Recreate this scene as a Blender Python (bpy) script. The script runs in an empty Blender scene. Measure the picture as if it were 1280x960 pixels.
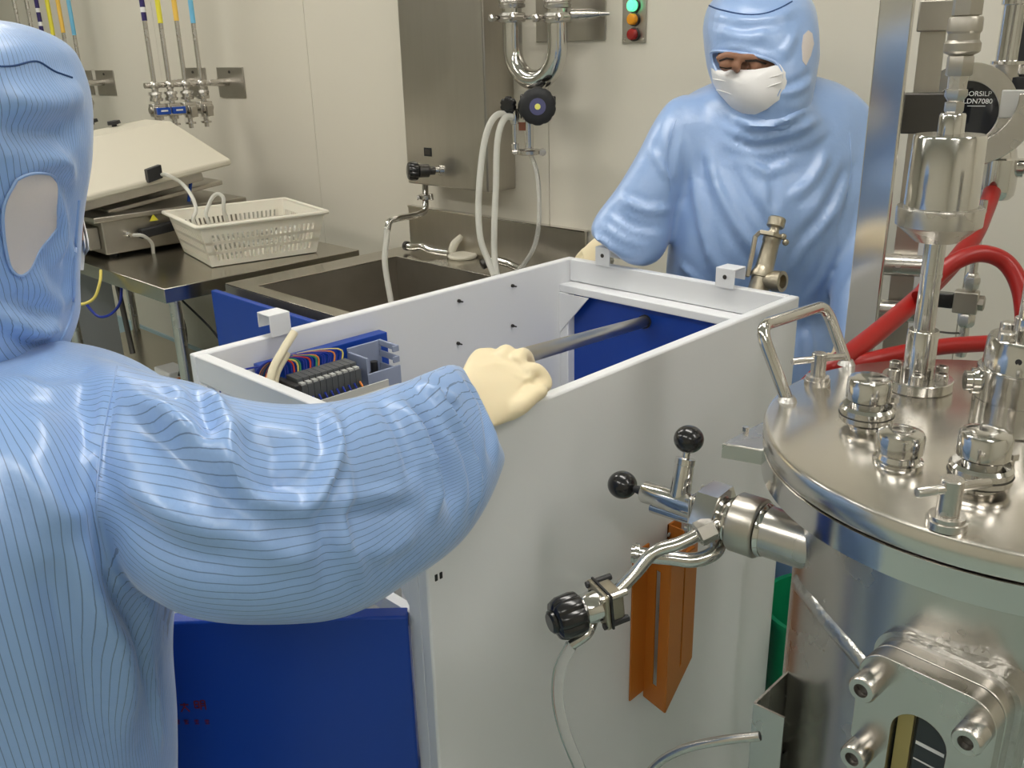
import bpy, bmesh, math, random
import numpy as np
from mathutils import Vector, Matrix, noise
from mathutils.bvhtree import BVHTree

random.seed(7)
SC = bpy.context.scene
COL = SC.collection

# ------------------------------------------------------------------ camera
F = 1142.5
PIT, ROL, YAW = math.radians(20.043), math.radians(-1.438), math.radians(44.8)
CAM = np.array([0, 0, 1.48])
def _cam_rot():
    cp, sp = math.cos(PIT), math.sin(PIT)
    h = np.array([math.cos(YAW), math.sin(YAW), 0.]); r = np.array([math.sin(YAW), -math.cos(YAW), 0.]); u = np.array([0, 0, 1.])
    fw = h*cp - u*sp; up = h*sp + u*cp
    return np.array([r*math.cos(ROL) + up*math.sin(ROL), -r*math.sin(ROL) + up*math.cos(ROL), -fw]).T
RC = _cam_rot()
cd = bpy.data.cameras.new('camera'); cam = bpy.data.objects.new('camera', cd); COL.objects.link(cam)
cd.sensor_fit = 'HORIZONTAL'; cd.sensor_width = 36; cd.lens = 36*F/1280; cd.clip_start = .02
m4 = Matrix.Identity(4)
for i in range(3):
    for j in range(3): m4[i][j] = RC[i, j]
    m4[i][3] = CAM[i]
cam.matrix_world = m4
SC.camera = cam

# ------------------------------------------------------------------ world, exposure
w = bpy.data.worlds.new('world'); SC.world = w; w.use_nodes = True
w.node_tree.nodes['Background'].inputs[0].default_value = (1, .98, .94, 1)
w.node_tree.nodes['Background'].inputs[1].default_value = .05
vs = SC.view_settings
vs.view_transform = 'Standard'; vs.look = 'None'; vs.gamma = 1; vs.use_curve_mapping = False
vs.exposure = 0.13
LAMP = 13.5

# ------------------------------------------------------------------ pixel -> place helpers
def ray(px, py): return RC @ np.array([(px-640)/F, -(py-480)/F, -1.])
def PZ(px, py, z): r = ray(px, py); return CAM + r*((z-CAM[2])/r[2])
def PX(px, py, x): r = ray(px, py); return CAM + r*(x/r[0])
def PY(px, py, y): r = ray(px, py); return CAM + r*(y/r[1])
def PD(px, py, d): return CAM + ray(px, py)*d
def proj(p):
    q = RC.T @ (np.array(p, float)-CAM); return 640+F*q[0]/-q[2], 480-F*q[1]/-q[2], -q[2]
def zat(xy, py):
    lo, hi = -1., 4.
    for _ in range(40):
        m = (lo+hi)/2
        if proj((xy[0], xy[1], m))[1] > py: lo = m
        else: hi = m
    return lo
def V(*a): return np.array(a, float)
def unit(v): v = np.array(v, float); return v/np.linalg.norm(v)
UP = V(0, 0, 1); IMR = RC[:, 0]; IMU = RC[:, 1]; IMF = -RC[:, 2]

# ------------------------------------------------------------------ materials
MATS = {}
def mat(name, col, rough=.5, metal=0., noise_scale=0, noise_amt=0., bump=0., bump_scale=60, stretch=None, alpha=1., trans=0., ior=1.45, coat=0., spec=.5, rvar=0., emit=None, sheen=0., sss=0.):
    m = bpy.data.materials.new(name); m.use_nodes = True
    nt = m.node_tree; b = nt.nodes['Principled BSDF']
    c = (*col, 1)
    b.inputs['Base Color'].default_value = c; b.inputs['Roughness'].default_value = rough; b.inputs['Metallic'].default_value = metal
    b.inputs['IOR'].default_value = ior; b.inputs['Transmission Weight'].default_value = trans; b.inputs['Alpha'].default_value = alpha
    b.inputs['Coat Weight'].default_value = coat; b.inputs['Specular IOR Level'].default_value = spec; b.inputs['Sheen Weight'].default_value = sheen
    b.inputs['Subsurface Weight'].default_value = sss
    if sss: b.inputs['Subsurface Radius'].default_value = (.01, .006, .004)
    if emit: b.inputs['Emission Color'].default_value = (*emit[:3], 1); b.inputs['Emission Strength'].default_value = emit[3]
    tc = nt.nodes.new('ShaderNodeTexCoord'); mp = nt.nodes.new('ShaderNodeMapping')
    nt.links.new(tc.outputs['Object'], mp.inputs[0])
    if stretch: mp.inputs['Scale'].default_value = stretch
    if noise_amt or rvar:
        n = nt.nodes.new('ShaderNodeTexNoise'); n.inputs['Scale'].default_value = noise_scale or 8; n.inputs['Detail'].default_value = 4
        nt.links.new(mp.outputs[0], n.inputs['Vector'])
        if noise_amt:
            mx = nt.nodes.new('ShaderNodeMix'); mx.data_type = 'RGBA'
            mx.inputs[6].default_value = tuple(max(0, k*(1-noise_amt)) for k in col)+(1,); mx.inputs[7].default_value = tuple(min(1, k*(1+noise_amt)) for k in col)+(1,)
            nt.links.new(n.outputs['Fac'], mx.inputs[0]); nt.links.new(mx.outputs[2], b.inputs['Base Color'])
        if rvar:
            mr = nt.nodes.new('ShaderNodeMapRange'); mr.inputs['To Min'].default_value = max(.02, rough-rvar); mr.inputs['To Max'].default_value = rough+rvar
            nt.links.new(n.outputs['Fac'], mr.inputs['Value']); nt.links.new(mr.outputs[0], b.inputs['Roughness'])
    if bump:
        n2 = nt.nodes.new('ShaderNodeTexNoise'); n2.inputs['Scale'].default_value = bump_scale; n2.inputs['Detail'].default_value = 3
        bp = nt.nodes.new('ShaderNodeBump'); bp.inputs['Strength'].default_value = bump; bp.inputs['Distance'].default_value = .002
        nt.links.new(mp.outputs[0], n2.inputs['Vector']); nt.links.new(n2.outputs['Fac'], bp.inputs['Height']); nt.links.new(bp.outputs[0], b.inputs['Normal'])
    MATS[name] = m
    return m
mat('wall_paint', (.66, .62, .53), .55, noise_scale=1.5, noise_amt=.03)
mat('joint', (.42, .40, .34), .7)
mat('floor_vinyl', (.33, .42, .40), .35, noise_scale=30, noise_amt=.06)
mat('ceiling_paint', (.75, .73, .68), .7)
mat('lamp_diffuser', (1, 1, 1), .5, emit=(1, .965, .90, LAMP))
mat('lamp_frame', (.8, .8, .78), .4)
mat('white_paint', (.78, .79, .81), .38, bump=.05, bump_scale=500)
mat('grey_paint', (.42, .44, .46), .4)
mat('blue_paint', (.005, .052, .36), .35, bump=.05, bump_scale=500)
mat('steel', (.60, .575, .54), .27, 1., noise_scale=12, rvar=.04)
mat('steel_polished', (.66, .645, .62), .13, 1., noise_scale=12, rvar=.03)
mat('steel_lid', (.70, .67, .62), .22, 1., noise_scale=5, rvar=.05)
mat('steel_brushed', (.52, .49, .44), .32, 1., noise_scale=20, rvar=.06, noise_amt=.06, stretch=(3, 3, .25))
mat('steel_dull', (.45, .42, .37), .42, 1., noise_scale=20, rvar=.06, noise_amt=.1)
mat('steel_table', (.50, .475, .42), .22, 1., noise_scale=6, rvar=.06, noise_amt=.08)
mat('steel_cast', (.43, .385, .30), .38, 1., bump=.3, bump_scale=150)
mat('steel_weld', (.6, .59, .57), .3, 1., bump=.8, bump_scale=120)
mat('steel_dark', (.10, .095, .09), .4, 1.)
mat('black_plastic', (.012, .012, .013), .22, coat=.3)
mat('black_matte', (.02, .02, .022), .5)
mat('dark_glass', (.012, .014, .02), .08, coat=.5)
mat('gasket', (.62, .55, .42), .5)
mat('brass_tint', (.45, .34, .14), .3, .8)
mat('latex', (.86, .74, .50), .42, bump=.1, bump_scale=60, sss=.06)
mat('skin', (.30, .15, .09), .5, sss=.08)
mat('brow', (.03, .02, .015), .8)
mat('mask_white', (.80, .79, .79), .7, bump=.1, bump_scale=400)
mat('mesh_patch', (.66, .60, .57), .55, bump=.2, bump_scale=300)
mat('red_rubber', (.30, .010, .008), .35, noise_scale=8, noise_amt=.15)
mat('clear_tube', (.86, .87, .86), .15, trans=.85, ior=1.25)
mat('milky_tube', (.86, .85, .79), .3, trans=.5, ior=1.25)
mat('basket_plastic', (.86, .82, .71), .4, trans=.08, sss=.1)
mat('hood_white', (.60, .56, .46), .45)
mat('orange_paint', (.52, .17, .022), .42)
mat('green_plastic', (.01, .32, .14), .35, trans=0.)
mat('valve_blue', (.01, .07, .40), .4)
mat('label_navy', (.03, .02, .12), .5)
mat('label_yellow', (.80, .72, .06), .5)
mat('label_orange', (.86, .55, .10), .5)
mat('label_sky', (.18, .52, .78), .5)
mat('label_white', (.8, .8, .8), .5)
mat('grey_plastic', (.28, .32, .44), .45)
mat('light_grey_plastic', (.50, .50, .48), .5)
mat('terminal_grey', (.08, .085, .09), .5)
mat('wire_blue', (.01, .03, .30), .4)
mat('wire_red', (.6, .05, .02), .4)
mat('wire_yellow', (.75, .62, .15), .4)
mat('wire_green', (.05, .3, .12), .4)
mat('wire_orange', (.75, .25, .05), .4)
mat('conduit', (.80, .72, .52), .5)
mat('lamp_green', (.05, .8, .3), .3, emit=(.15, 1, .45, 1.2))
mat('lamp_amber', (.75, .30, .01), .25, coat=.4)
mat('lamp_red', (.28, .012, .01), .25, coat=.4)
mat('print_red', (.16, .012, .03), .5)
mat('print_white', (.75, .75, .75), .5)
mat('copper_tag', (.35, .12, .06), .5)
mat('knob_lens', (.9, .85, .2), .3)
mat('knob_face', (.10, .10, .22), .4)
mat('jug_plastic', (.45, .60, .62), .3, trans=.3)
mat('cove_blue', (.33, .45, .50), .4)
mat('pad_beige', (.70, .66, .55), .6)
mat('led_green', (.1, .6, .2), .4, emit=(.2, 1, .4, .5))
mat('seam_blue', (.02, .07, .22), .6)
mat('shoe_white', (.7, .72, .75), .5)

def stripe_cloth(name, base, line, spacing, width, rough=.42):
    """Satin polyester with a woven pinstripe; the stripe runs on a stored cloth coordinate."""
    m = bpy.data.materials.new(name); m.use_nodes = True; nt = m.node_tree; b = nt.nodes['Principled BSDF']
    at = nt.nodes.new('ShaderNodeAttribute'); at.attribute_name = 'weft'
    d = nt.nodes.new('ShaderNodeMath'); d.operation = 'DIVIDE'; d.inputs[1].default_value = spacing; nt.links.new(at.outputs['Fac'], d.inputs[0])
    fr = nt.nodes.new('ShaderNodeMath'); fr.operation = 'FRACT'; nt.links.new(d.outputs[0], fr.inputs[0])
    lt = nt.nodes.new('ShaderNodeMath'); lt.operation = 'LESS_THAN'; lt.inputs[1].default_value = width/spacing; nt.links.new(fr.outputs[0], lt.inputs[0])
    mx = nt.nodes.new('ShaderNodeMix'); mx.data_type = 'RGBA'; mx.inputs[6].default_value = (*base, 1); mx.inputs[7].default_value = (*line, 1)
    nt.links.new(lt.outputs[0], mx.inputs[0]); nt.links.new(mx.outputs[2], b.inputs['Base Color'])
    b.inputs['Roughness'].default_value = rough; b.inputs['Specular IOR Level'].default_value = .9
    b.inputs['Sheen Weight'].default_value = .35; b.inputs['Sheen Roughness'].default_value = .4
    tc = nt.nodes.new('ShaderNodeTexCoord'); n = nt.nodes.new('ShaderNodeTexNoise'); n.inputs['Scale'].default_value = 38; n.inputs['Detail'].default_value = 5
    bp = nt.nodes.new('ShaderNodeBump'); bp.inputs['Strength'].default_value = .4; bp.inputs['Distance'].default_value = .004
    nt.links.new(tc.outputs['Object'], n.inputs['Vector']); nt.links.new(n.outputs['Fac'], bp.inputs['Height']); nt.links.new(bp.outputs[0], b.inputs['Normal'])
    MATS[name] = m
stripe_cloth('cloth_stripe', (.265, .43, .76), (.11, .19, .38), .0074, .0008, .36)
stripe_cloth('cloth_plain', (.275, .42, .72), (.27, .415, .715), .006, .0007, .36)

# ------------------------------------------------------------------ mesh building
def frame(d):
    d = unit(d); a = V(0, 0, 1) if abs(d[2]) < .95 else V(1, 0, 0)
    u = unit(np.cross(a, d)); return u, np.cross(d, u), d
def spline(pts, n=8):
    pts = [np.array(p, float) for p in pts]
    if len(pts) < 3: return pts
    P = [2*pts[0]-pts[1]] + pts + [2*pts[-1]-pts[-2]]; out = []
    for i in range(1, len(P)-2):
        for k in range(n):
            t = k/n; a, b, c, d = P[i-1], P[i], P[i+1], P[i+2]
            out.append(.5*((2*b)+(-a+c)*t+(2*a-5*b+4*c-d)*t*t+(-a+3*b-3*c+d)*t**3))
    out.append(pts[-1]); return out
class MB:
    RK = 1.
    def __init__(s): s.v = []; s.f = []
    def add(s, vs_, fs_):
        o = len(s.v); s.v += [tuple(map(float, p)) for p in vs_]; s.f += [tuple(i+o for i in f) for f in fs_]; return s
    def obox(s, c, u, v, w_):      # centre + three half-axis vectors
        c, u, v, w_ = map(lambda q: np.array(q, float), (c, u, v, w_))
        if np.dot(np.cross(u, v), w_) < 0: w_ = -w_
        p = [c+a*u+b*v+d*w_ for d in (-1, 1) for b in (-1, 1) for a in (-1, 1)]
        return s.add(p, [(0, 2, 3, 1), (4, 5, 7, 6), (0, 1, 5, 4), (2, 6, 7, 3), (0, 4, 6, 2), (1, 3, 7, 5)])
    def box(s, lo, hi):
        lo, hi = np.minimum(lo, hi), np.maximum(lo, hi); c = (lo+hi)/2; h = (hi-lo)/2
        return s.obox(c, (h[0], 0, 0), (0, h[1], 0), (0, 0, h[2]))
    def lathe(s, p0, d, prof, n=32, cap=True):   # prof: (distance along d, radius)
        u, v, d = frame(d); p0 = np.array(p0, float); vv = []; ff = []
        for t, r in prof:
            for k in range(n):
                a = 2*math.pi*k/n; vv.append(p0+d*t+MB.RK*r*(math.cos(a)*u+math.sin(a)*v))
        for i in range(len(prof)-1):
            for k in range(n):
                a, b = i*n+k, i*n+(k+1) % n; ff.append((a, b, b+n, a+n))
        if cap:
            ff.append(tuple(range(n-1, -1, -1))); o = (len(prof)-1)*n; ff.append(tuple(range(o, o+n)))
        return s.add(vv, ff)
    def cyl(s, a, b, r, r2=None, n=24):
        a = np.array(a, float); b = np.array(b, float); L = np.linalg.norm(b-a)
        return s.lathe(a, b-a, [(0, r), (L, r if r2 is None else r2)], n)
    def ring(s, p0, d, ri, ro, h, n=40):          # flat washer with a real hole
        return s.lathe_closed(p0, d, [(0, ri), (0, ro), (h, ro), (h, ri)], n)
    def lathe_closed(s, p0, d, prof, n=40):
        u, v, d = frame(d); p0 = np.array(p0, float); vv = []; ff = []; m = len(prof)
        for t, r in prof:
            for k in range(n):
                a = 2*math.pi*k/n; vv.append(p0+d*t+r*(math.cos(a)*u+math.sin(a)*v))
        for i in range(m):
            j = (i+1) % m
            for k in range(n): ff.append((i*n+k, i*n+(k+1) % n, j*n+(k+1) % n, j*n+k))
        return s.add(vv, ff)
    def tube(s, pts, r, n=12, sm=8, cap=True):
        pts = spline(pts, sm) if sm else [np.array(p, float) for p in pts]
        rr = r if hasattr(r, '__len__') else [r]*len(pts)
        if len(rr) != len(pts): rr = np.interp(np.linspace(0, 1, len(pts)), np.linspace(0, 1, len(rr)), rr)
        d = unit(pts[1]-pts[0]); u, v, _ = frame(d); vv = []; ff = []
        for i, p in enumerate(pts):
            t = unit(pts[min(i+1, len(pts)-1)]-pts[max(i-1, 0)])
            u = unit(u-t*np.dot(u, t)); v = np.cross(t, u)
            for k in range(n):
                a = 2*math.pi*k/n; vv.append(p+MB.RK*rr[i]*(math.cos(a)*u+math.sin(a)*v))
        for i in range(len(pts)-1):
            for k in range(n): a, b = i*n+k, i*n+(k+1) % n; ff.append((a, b, b+n, a+n))
        if cap: ff.append(tuple(range(n-1, -1, -1))); o = (len(pts)-1)*n; ff.append(tuple(range(o, o+n)))
        return s.add(vv, ff)
    def prism(s, poly, off):                      # polygon (3d points) extruded by a vector
        n = len(poly); poly = [np.array(p, float) for p in poly]; off = np.array(off, float)
        nn = sum((np.cross(poly[i], poly[(i+1) % n]) for i in range(n)), V(0, 0, 0))
        if np.dot(nn, off) < 0: poly = poly[::-1]
        return s.add(poly+[p+off for p in poly], [tuple(range(n-1, -1, -1)), tuple(range(n, 2*n))]+[(i, (i+1) % n, n+(i+1) % n, n+i) for i in range(n)])
    def ball(s, c, r, n=20, m=12):
        c = np.array(c, float); return s.lathe(c-V(0, 0, r), UP, [(r-r*math.cos(math.pi*max(.02, min(m-.02, i))/m), max(1e-4, r*math.sin(math.pi*max(.02, min(m-.02, i))/m))) for i in range(m+1)], n)
    def star_knob(s, p0, d, r, h, lobes=8, depth=.1, n=64):
        u, v, d = frame(d); p0 = np.array(p0, float); vv = []; ff = []
        prof = [(0, .72), (.12*h, .95), (.3*h, 1), (.75*h, .97), (.93*h, .85), (h, .6)]
        for t, q in prof:
            for k in range(n):
                a = 2*math.pi*k/n; rr = r*q*(1-depth*max(0, math.cos(a*lobes))**2*(1 if 0 < t else .5)); vv.append(p0+d*t+rr*(math.cos(a)*u+math.sin(a)*v))
        for i in range(len(prof)-1):
            for k in range(n): a, b = i*n+k, i*n+(k+1) % n; ff.append((a, b, b+n, a+n))
        ff.append(tuple(range(n-1, -1, -1))); o = (len(prof)-1)*n; ff.append(tuple(range(o, o+n)))
        return s.add(vv, ff)
    def build(s, name, material, parent=None, bevel=0, smooth=True, angle=35, label=None, cat=None, group=None, kind=None, origin=None):
        v = np.array(s.v)
        if parent is not None: org = world_loc(parent)
        elif origin is not None: org = np.array(origin, float)
        else: lo, hi = v.min(0), v.max(0); org = V((lo[0]+hi[0])/2, (lo[1]+hi[1])/2, lo[2])
        me = bpy.data.meshes.new(name); me.from_pydata([tuple(p) for p in v-org], [], s.f); me.update()
        return link_mesh(name, me, material, parent, org, bevel, smooth, angle, label, cat, group, kind)
WL = {}
def world_loc(o): return WL[o.name]
def link_mesh(name, me, material, parent, org, bevel=0, smooth=True, angle=35, label=None, cat=None, group=None, kind=None):
    bm = bmesh.new(); bm.from_mesh(me); bmesh.ops.recalc_face_normals(bm, faces=bm.faces); bm.to_mesh(me); bm.free()
    me.materials.append(MATS[material])
    if smooth:
        me.polygons.foreach_set('use_smooth', [True]*len(me.polygons)); me.set_sharp_from_angle(angle=math.radians(angle))
    o = bpy.data.objects.new(name, me); COL.objects.link(o)
    if parent is not None: o.parent = parent
    else: o.location = org
    WL[o.name] = np.array(org, float)
    if bevel:
        b = o.modifiers.new('bevel', 'BEVEL'); b.width = bevel; b.segments = 2; b.limit_method = 'ANGLE'; b.angle_limit = math.radians(40)
    tag(o, label, cat, group, kind); return o
def tag(o, label=None, cat=None, group=None, kind=None):
    for k, x in (('label', label), ('category', cat), ('group', group), ('kind', kind)):
        if x: o[k] = x
    return o
def thing(name, loc, label, cat, group=None, kind=None):
    o = bpy.data.objects.new(name, None); COL.objects.link(o); o.location = loc; o.empty_display_size = .05
    WL[o.name] = np.array(loc, float); return tag(o, label, cat, group, kind)
def text_mesh(name, s, size, origin, xdir, ydir, material, parent, depth=.0004):
    cu = bpy.data.curves.new(name, 'FONT'); cu.body = s; cu.size = size; cu.extrude = depth; cu.align_x = 'CENTER'; cu.align_y = 'CENTER'
    t = bpy.data.objects.new(name+'_tmp', cu); COL.objects.link(t)
    dg = bpy.context.evaluated_depsgraph_get(); me = bpy.data.meshes.new_from_object(t.evaluated_get(dg)); bpy.data.objects.remove(t)
    x = unit(xdir); y = unit(np.array(ydir)-x*np.dot(ydir, x)); z = np.cross(x, y); org = world_loc(parent)
    for v in me.vertices:
        c = np.array(v.co); p = np.array(origin)+x*c[0]+y*c[1]+z*c[2]-org; v.co = p
    me.materials.clear()
    return link_mesh(name, me, material, parent, org, smooth=False)
def vprof(xy, rows):          # (pixel row, half width in pixels) -> lathe profile of an upright thing standing at xy
    out = []
    for py, hw in rows:
        z = zat(xy, py); out.append((z, hw*proj((xy[0], xy[1], z))[2]/F))
    return out
def vlathe(mb, xy, rows, n=32):
    return mb.lathe((xy[0], xy[1], 0), UP, vprof(xy, rows), n)
# ================================================================== the room
WX = 2.03                                     # back wall plane
CEIL = 2.75
s = MB().box((-2.6, -2.6, -.05), (WX+.1, 7.6, 0)); s.build('floor', 'floor_vinyl', kind='structure', label='smooth grey green vinyl cleanroom floor', smooth=False)
s = MB().box((-2.6, -2.6, CEIL), (WX+.1, 7.6, CEIL+.05)); s.build('ceiling', 'ceiling_paint', kind='structure', smooth=False)
wb = MB().box((WX+.004, -2.6, 0), (WX+.1, 7.6, CEIL)).build('wall_back', 'joint', kind='structure', label='cream cleanroom panel wall with fine vertical joints', smooth=False)
ys = [-2.6, -.55, .65, 1.84, 3.03, 4.22, 5.41, 6.6, 7.6]
for a, b in zip(ys, ys[1:]): MB().box((WX, a+.0012, .10), (WX+.02, b-.0012, CEIL)).build('panel', 'wall_paint', wb, smooth=False)
MB().box((-2.6, -2.6, 0), (-2.5, 7.6, CEIL)).build('wall_front', 'wall_paint', kind='structure', smooth=False)
MB().box((-2.6, 7.5, 0), (WX, 7.6, CEIL)).build('wall_left', 'wall_paint', kind='structure', smooth=False)
MB().box((-2.6, -2.6, 0), (WX, -2.5, CEIL)).build('wall_right', 'wall_paint', kind='structure', smooth=False)
cv = MB()
prof = [(WX, .10), (WX-.012, .10)]+[(WX-.012-.05*(1-math.cos(t*math.pi/8)), .05-.05*math.sin(t*math.pi/8)+.001) for t in range(5)]+[(WX, 0.001)]
cv.prism([(x, -2.4, z) for x, z in prof], (0, 9.8, 0)); cv.build('baseboard_back', 'cove_blue', kind='structure', label='blue grey coved skirting along the back wall')
# ceiling troffers (out of frame, they are what lights the room)
for i, (x, y) in enumerate([(1.0, -1.2), (1.0, .75), (1.0, 2.7), (1.0, 4.65), (-.9, -1.2), (-.9, .75), (-.9, 2.7), (-.9, 4.65)]):  # the pair at negative y is added fill for camera-facing surfaces
    t = thing('ceiling_light', (x, y, CEIL-.06), 'flat white ceiling light panel '+('added as fill over the space right of the tank', 'above the tank and the housing', 'above the sink', 'above the far end of the work table', 'added as fill behind the camera at right', 'behind the reaching worker', 'in front of the work table', 'over the far left corner')[i], 'ceiling light', 'ceiling light panels')
    MB().box((x-.16, y-.62, CEIL-.06), (x+.16, y+.62, CEIL-.001)).build('frame', 'lamp_frame', t, smooth=False)
    MB().box((x-.14, y-.60, CEIL-.064), (x+.14, y+.60, CEIL-.0605)).build('diffuser', 'lamp_diffuser', t, smooth=False)

# ================================================================== white equipment housing with open top
X0, X1, Y0, Y1, ZT = .566, 1.403, .705, 1.219, 1.08
hs = thing('equipment_housing', ((X0+X1)/2, (Y0+Y1)/2, 0), 'white sheet metal equipment housing with open top and blue end panel', 'housing')
T = .018
MB().box((X0, Y0, .04), (X1, Y0+T, ZT)).build('side_panel', 'white_paint', hs, bevel=.003, label='large white side panel facing the tank')
MB().box((X0, Y1-T, .04), (X1, Y1, ZT)).build('side_panel', 'white_paint', hs, bevel=.003)
MB().box((X0, Y0+T, ZT-.04), (X0+T, Y1-T, ZT)).build('top_rail', 'white_paint', hs, bevel=.002)
MB().box((X1-T, Y0+T, ZT-.045), (X1, Y1-T, ZT)).build('top_rail', 'white_paint', hs, bevel=.002)
MB().box((X1-.050, Y0+T, ZT-.062), (X1-.001, Y1-T, ZT-.046)).build('ledge', 'white_paint', hs, bevel=.002)
for y in (Y0+T, Y1-T-.022): MB().box((X1-.05, y, .06), (X1-.02, y+.022, ZT-.0625)).build('post', 'white_paint', hs, bevel=.002)
for y in (Y0+T, Y1-T-.022): MB().box((X0+.001, y, .06), (X0+.026, y+.022, ZT-.041)).build('post', 'white_paint', hs, bevel=.002)
MB().box((X1-.030, Y0+T+.022, .30), (X1-.024, Y1-T-.022, ZT-.0625)).build('end_panel', 'blue_paint', hs, label='blue end panel inside the housing')
MB().box((X0+.03, Y0+T+.002, .60), (X1-.06, Y1-T-.002, .615)).build('shelf_plate', 'grey_paint', hs)
MB().box((X0+.002, Y0+T+.022, .04), (X1-.02, Y1-T-.022, .09)).build('base_plate', 'grey_paint', hs)
for yy, sg in ((Y1-T-.022, -1), (Y0+T+.022, 1)):
    z = ZT-.0635
    MB().prism([(X1-.052, yy+.022*-sg, z), (X1-.052, yy+sg*.055, z), (X1-.052, yy+.022*-sg, z-.085)], (.003, 0, 0)).build('corner_gusset', 'white_paint', hs)
# gussets and cross rail of the open near end
za = zat((X0, Y0+.02), 752)
g = MB(); g.prism([(X0+.004, Y0+T+.022, za+.075), (X0+.004, Y0+T+.022, za-.02), (X0+.004, Y0+T+.10, za+.075)], (.004, 0, 0))
g.build('corner_gusset', 'white_paint', hs)
MB().box((X0+.002, Y0+T+.022, za+.076), (X0+.016, Y1-T-.022, za+.10)).build('cross_rail', 'white_paint', hs)
MB().box((X0+.002, Y0+T+.022, za-.045), (X0+.016, Y1-T-.022, za-.025)).build('cross_rail', 'white_paint', hs)
# small bolts on the inner face of the far side panel
for p in ((573, 376), (640, 357), (572, 429), (640, 407), (712, 361)):
    q = PY(*p, Y1-T)
    b = MB().lathe(q, (0, -1, 0), [(0, .0032), (.004, .0032), (.0041, .0016), (.012, .0014)], 10); b.build('bolt', 'steel_dark', hs)
for p in ((1192, 0),): pass
for p in ((545, 722), (551, 719)):
    q = PY(*p, Y0); MB().box(q-V(.0018, .001, .004), q+V(.0018, .001, .004)).build('slot', 'black_matte', hs)
# three white clips straddling the rim
def rim_clip(name, c, along, across, wd, ht, gap, label, hole=True, rot=0):
    """inverted U of folded sheet: c = point on the rim top, along = rim direction, across = over the rim"""
    al, ac = unit(along), unit(across); c = np.array(c, float); t = .0025
    o = thing(name, c, label, 'clip', 'white clips on the housing rim')
    h = ht
    m = MB(); m.obox(c+UP*(h-t/2), al*wd/2, ac*(gap/2+t), UP*t/2)
    m.obox(c+UP*(h/2-.001)+ac*(gap/2+t/2), al*wd/2, ac*t/2, UP*(h/2)); m.obox(c+UP*(h*.5+.004)-ac*(gap/2+t/2), al*wd/2, ac*t/2, UP*(h/2-.006))
    m.build('folded_plate', 'white_paint', o, bevel=.001)
    if hole:
        for sgn in (1, -1):
            MB().lathe(c+UP*h*.55+sgn*ac*(gap/2+t), sgn*ac, [(-.0005, .004), (.0008, .004)], 14).build('hole_rim', 'steel_dark', o)
    return o
c = PZ(347, 417, ZT); c[1] = Y1-.009
rim_clip('rim_clip', c, (1, 0, 0), (0, -1, 0), .036, .034, .030, 'white folded clip on the housing rim beside the sink corner', False)
c = PZ(757, 331, ZT); c[0] = X1-.009
rim_clip('rim_clip', c, (0, 1, 0), (-1, 0, 0), .036, .036, .030, 'white square clip on the rim beside the gloved hand of the facing worker')
c = PZ(912, 357, ZT); c[0] = X1-.009
rim_clip('rim_clip', c, (0, 1, 0), (-1, 0, 0), .038, .034, .032, 'white square clip on the rim next to the brass safety valve')

# blue door swung open at the near end
hinge = V(X0-.002, Y0+.030, 0); ztop = zat(hinge, 771)
dtip = PZ(190, 779, ztop); dv = unit(V(dtip[0]-hinge[0], dtip[1]-hinge[1], 0)); L = .335; dn = V(-dv[1], dv[0], 0)
if np.dot(dn, V(1, 1, 0)) < 0: dn = -dn
dr = thing('access_door', hinge+dv*L/2, 'deep blue access door standing open below the reaching sleeve', 'door')
cc = hinge+dv*(L/2+.006)+dn*.011
MB().obox(cc+UP*(ztop+.12)/2, dv*L/2, dn*.011, UP*(ztop-.12)/2).build('door_leaf', 'blue_paint', dr, bevel=.003)
MB().cyl(hinge+UP*.25+dn*.008, hinge+UP*.33+dn*.008, .005).build('door_hinge', 'steel', dr)
# faint dark red print: two large strokes groups and four small ones
def glyph(px, py, size, strokes):
    m = MB(); r = ray(px, py); n0 = np.dot(hinge-CAM, dn)/np.dot(r, dn); c = CAM+r*n0-dn*.0004
    for (x0, y0, x1, y1) in strokes:
        a = c+(-dv)*(x0*size)+UP*(y0*size); b = c+(-dv)*(x1*size)+UP*(y1*size); d = unit(b-a); sd = np.cross(d, dn)
        m.obox((a+b)/2, (b-a)/2, sd*size*.06, dn*.0003)
    m.build('print_mark', 'print_red', dr, smooth=False)
big1 = [(-.4, .3, .4, .3), (0, .5, 0, .05), (0, .1, -.4, -.5), (0, .1, .4, -.5)]
big2 = [(-.45, .4, -.1, .4), (-.45, .4, -.45, -.3), (-.1, .4, -.1, -.3), (-.45, .05, -.1, .05), (-.45, -.3, -.1, -.3), (.1, .45, .45, .45), (.45, .45, .45, -.5), (.1, .45, .05, -.5), (.1, .15, .45, .15), (.1, -.1, .45, -.1)]
sm_ = [(-.4, .35, .4, .35), (0, .5, 0, -.5), (-.4, 0, .4, 0), (-.35, -.45, .35, -.45)]
glyph(231, 884, .013, big1); glyph(250, 881, .014, big2)
for x in (222, 233, 246, 259): glyph(x, 902, .007, sm_)
# plain blue panel leaning by the sink end
bp0 = PZ(262, 361, .845); 
lb = MB().obox(V(bp0[0]+.012, bp0[1]-.29, .42), (.009, 0, .0), (0, .29, 0), (0, 0, .42)); lb.build('cover_panel', 'blue_paint', bevel=.002, label='loose blue cover panel standing against the sink front', cat='panel')

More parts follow.
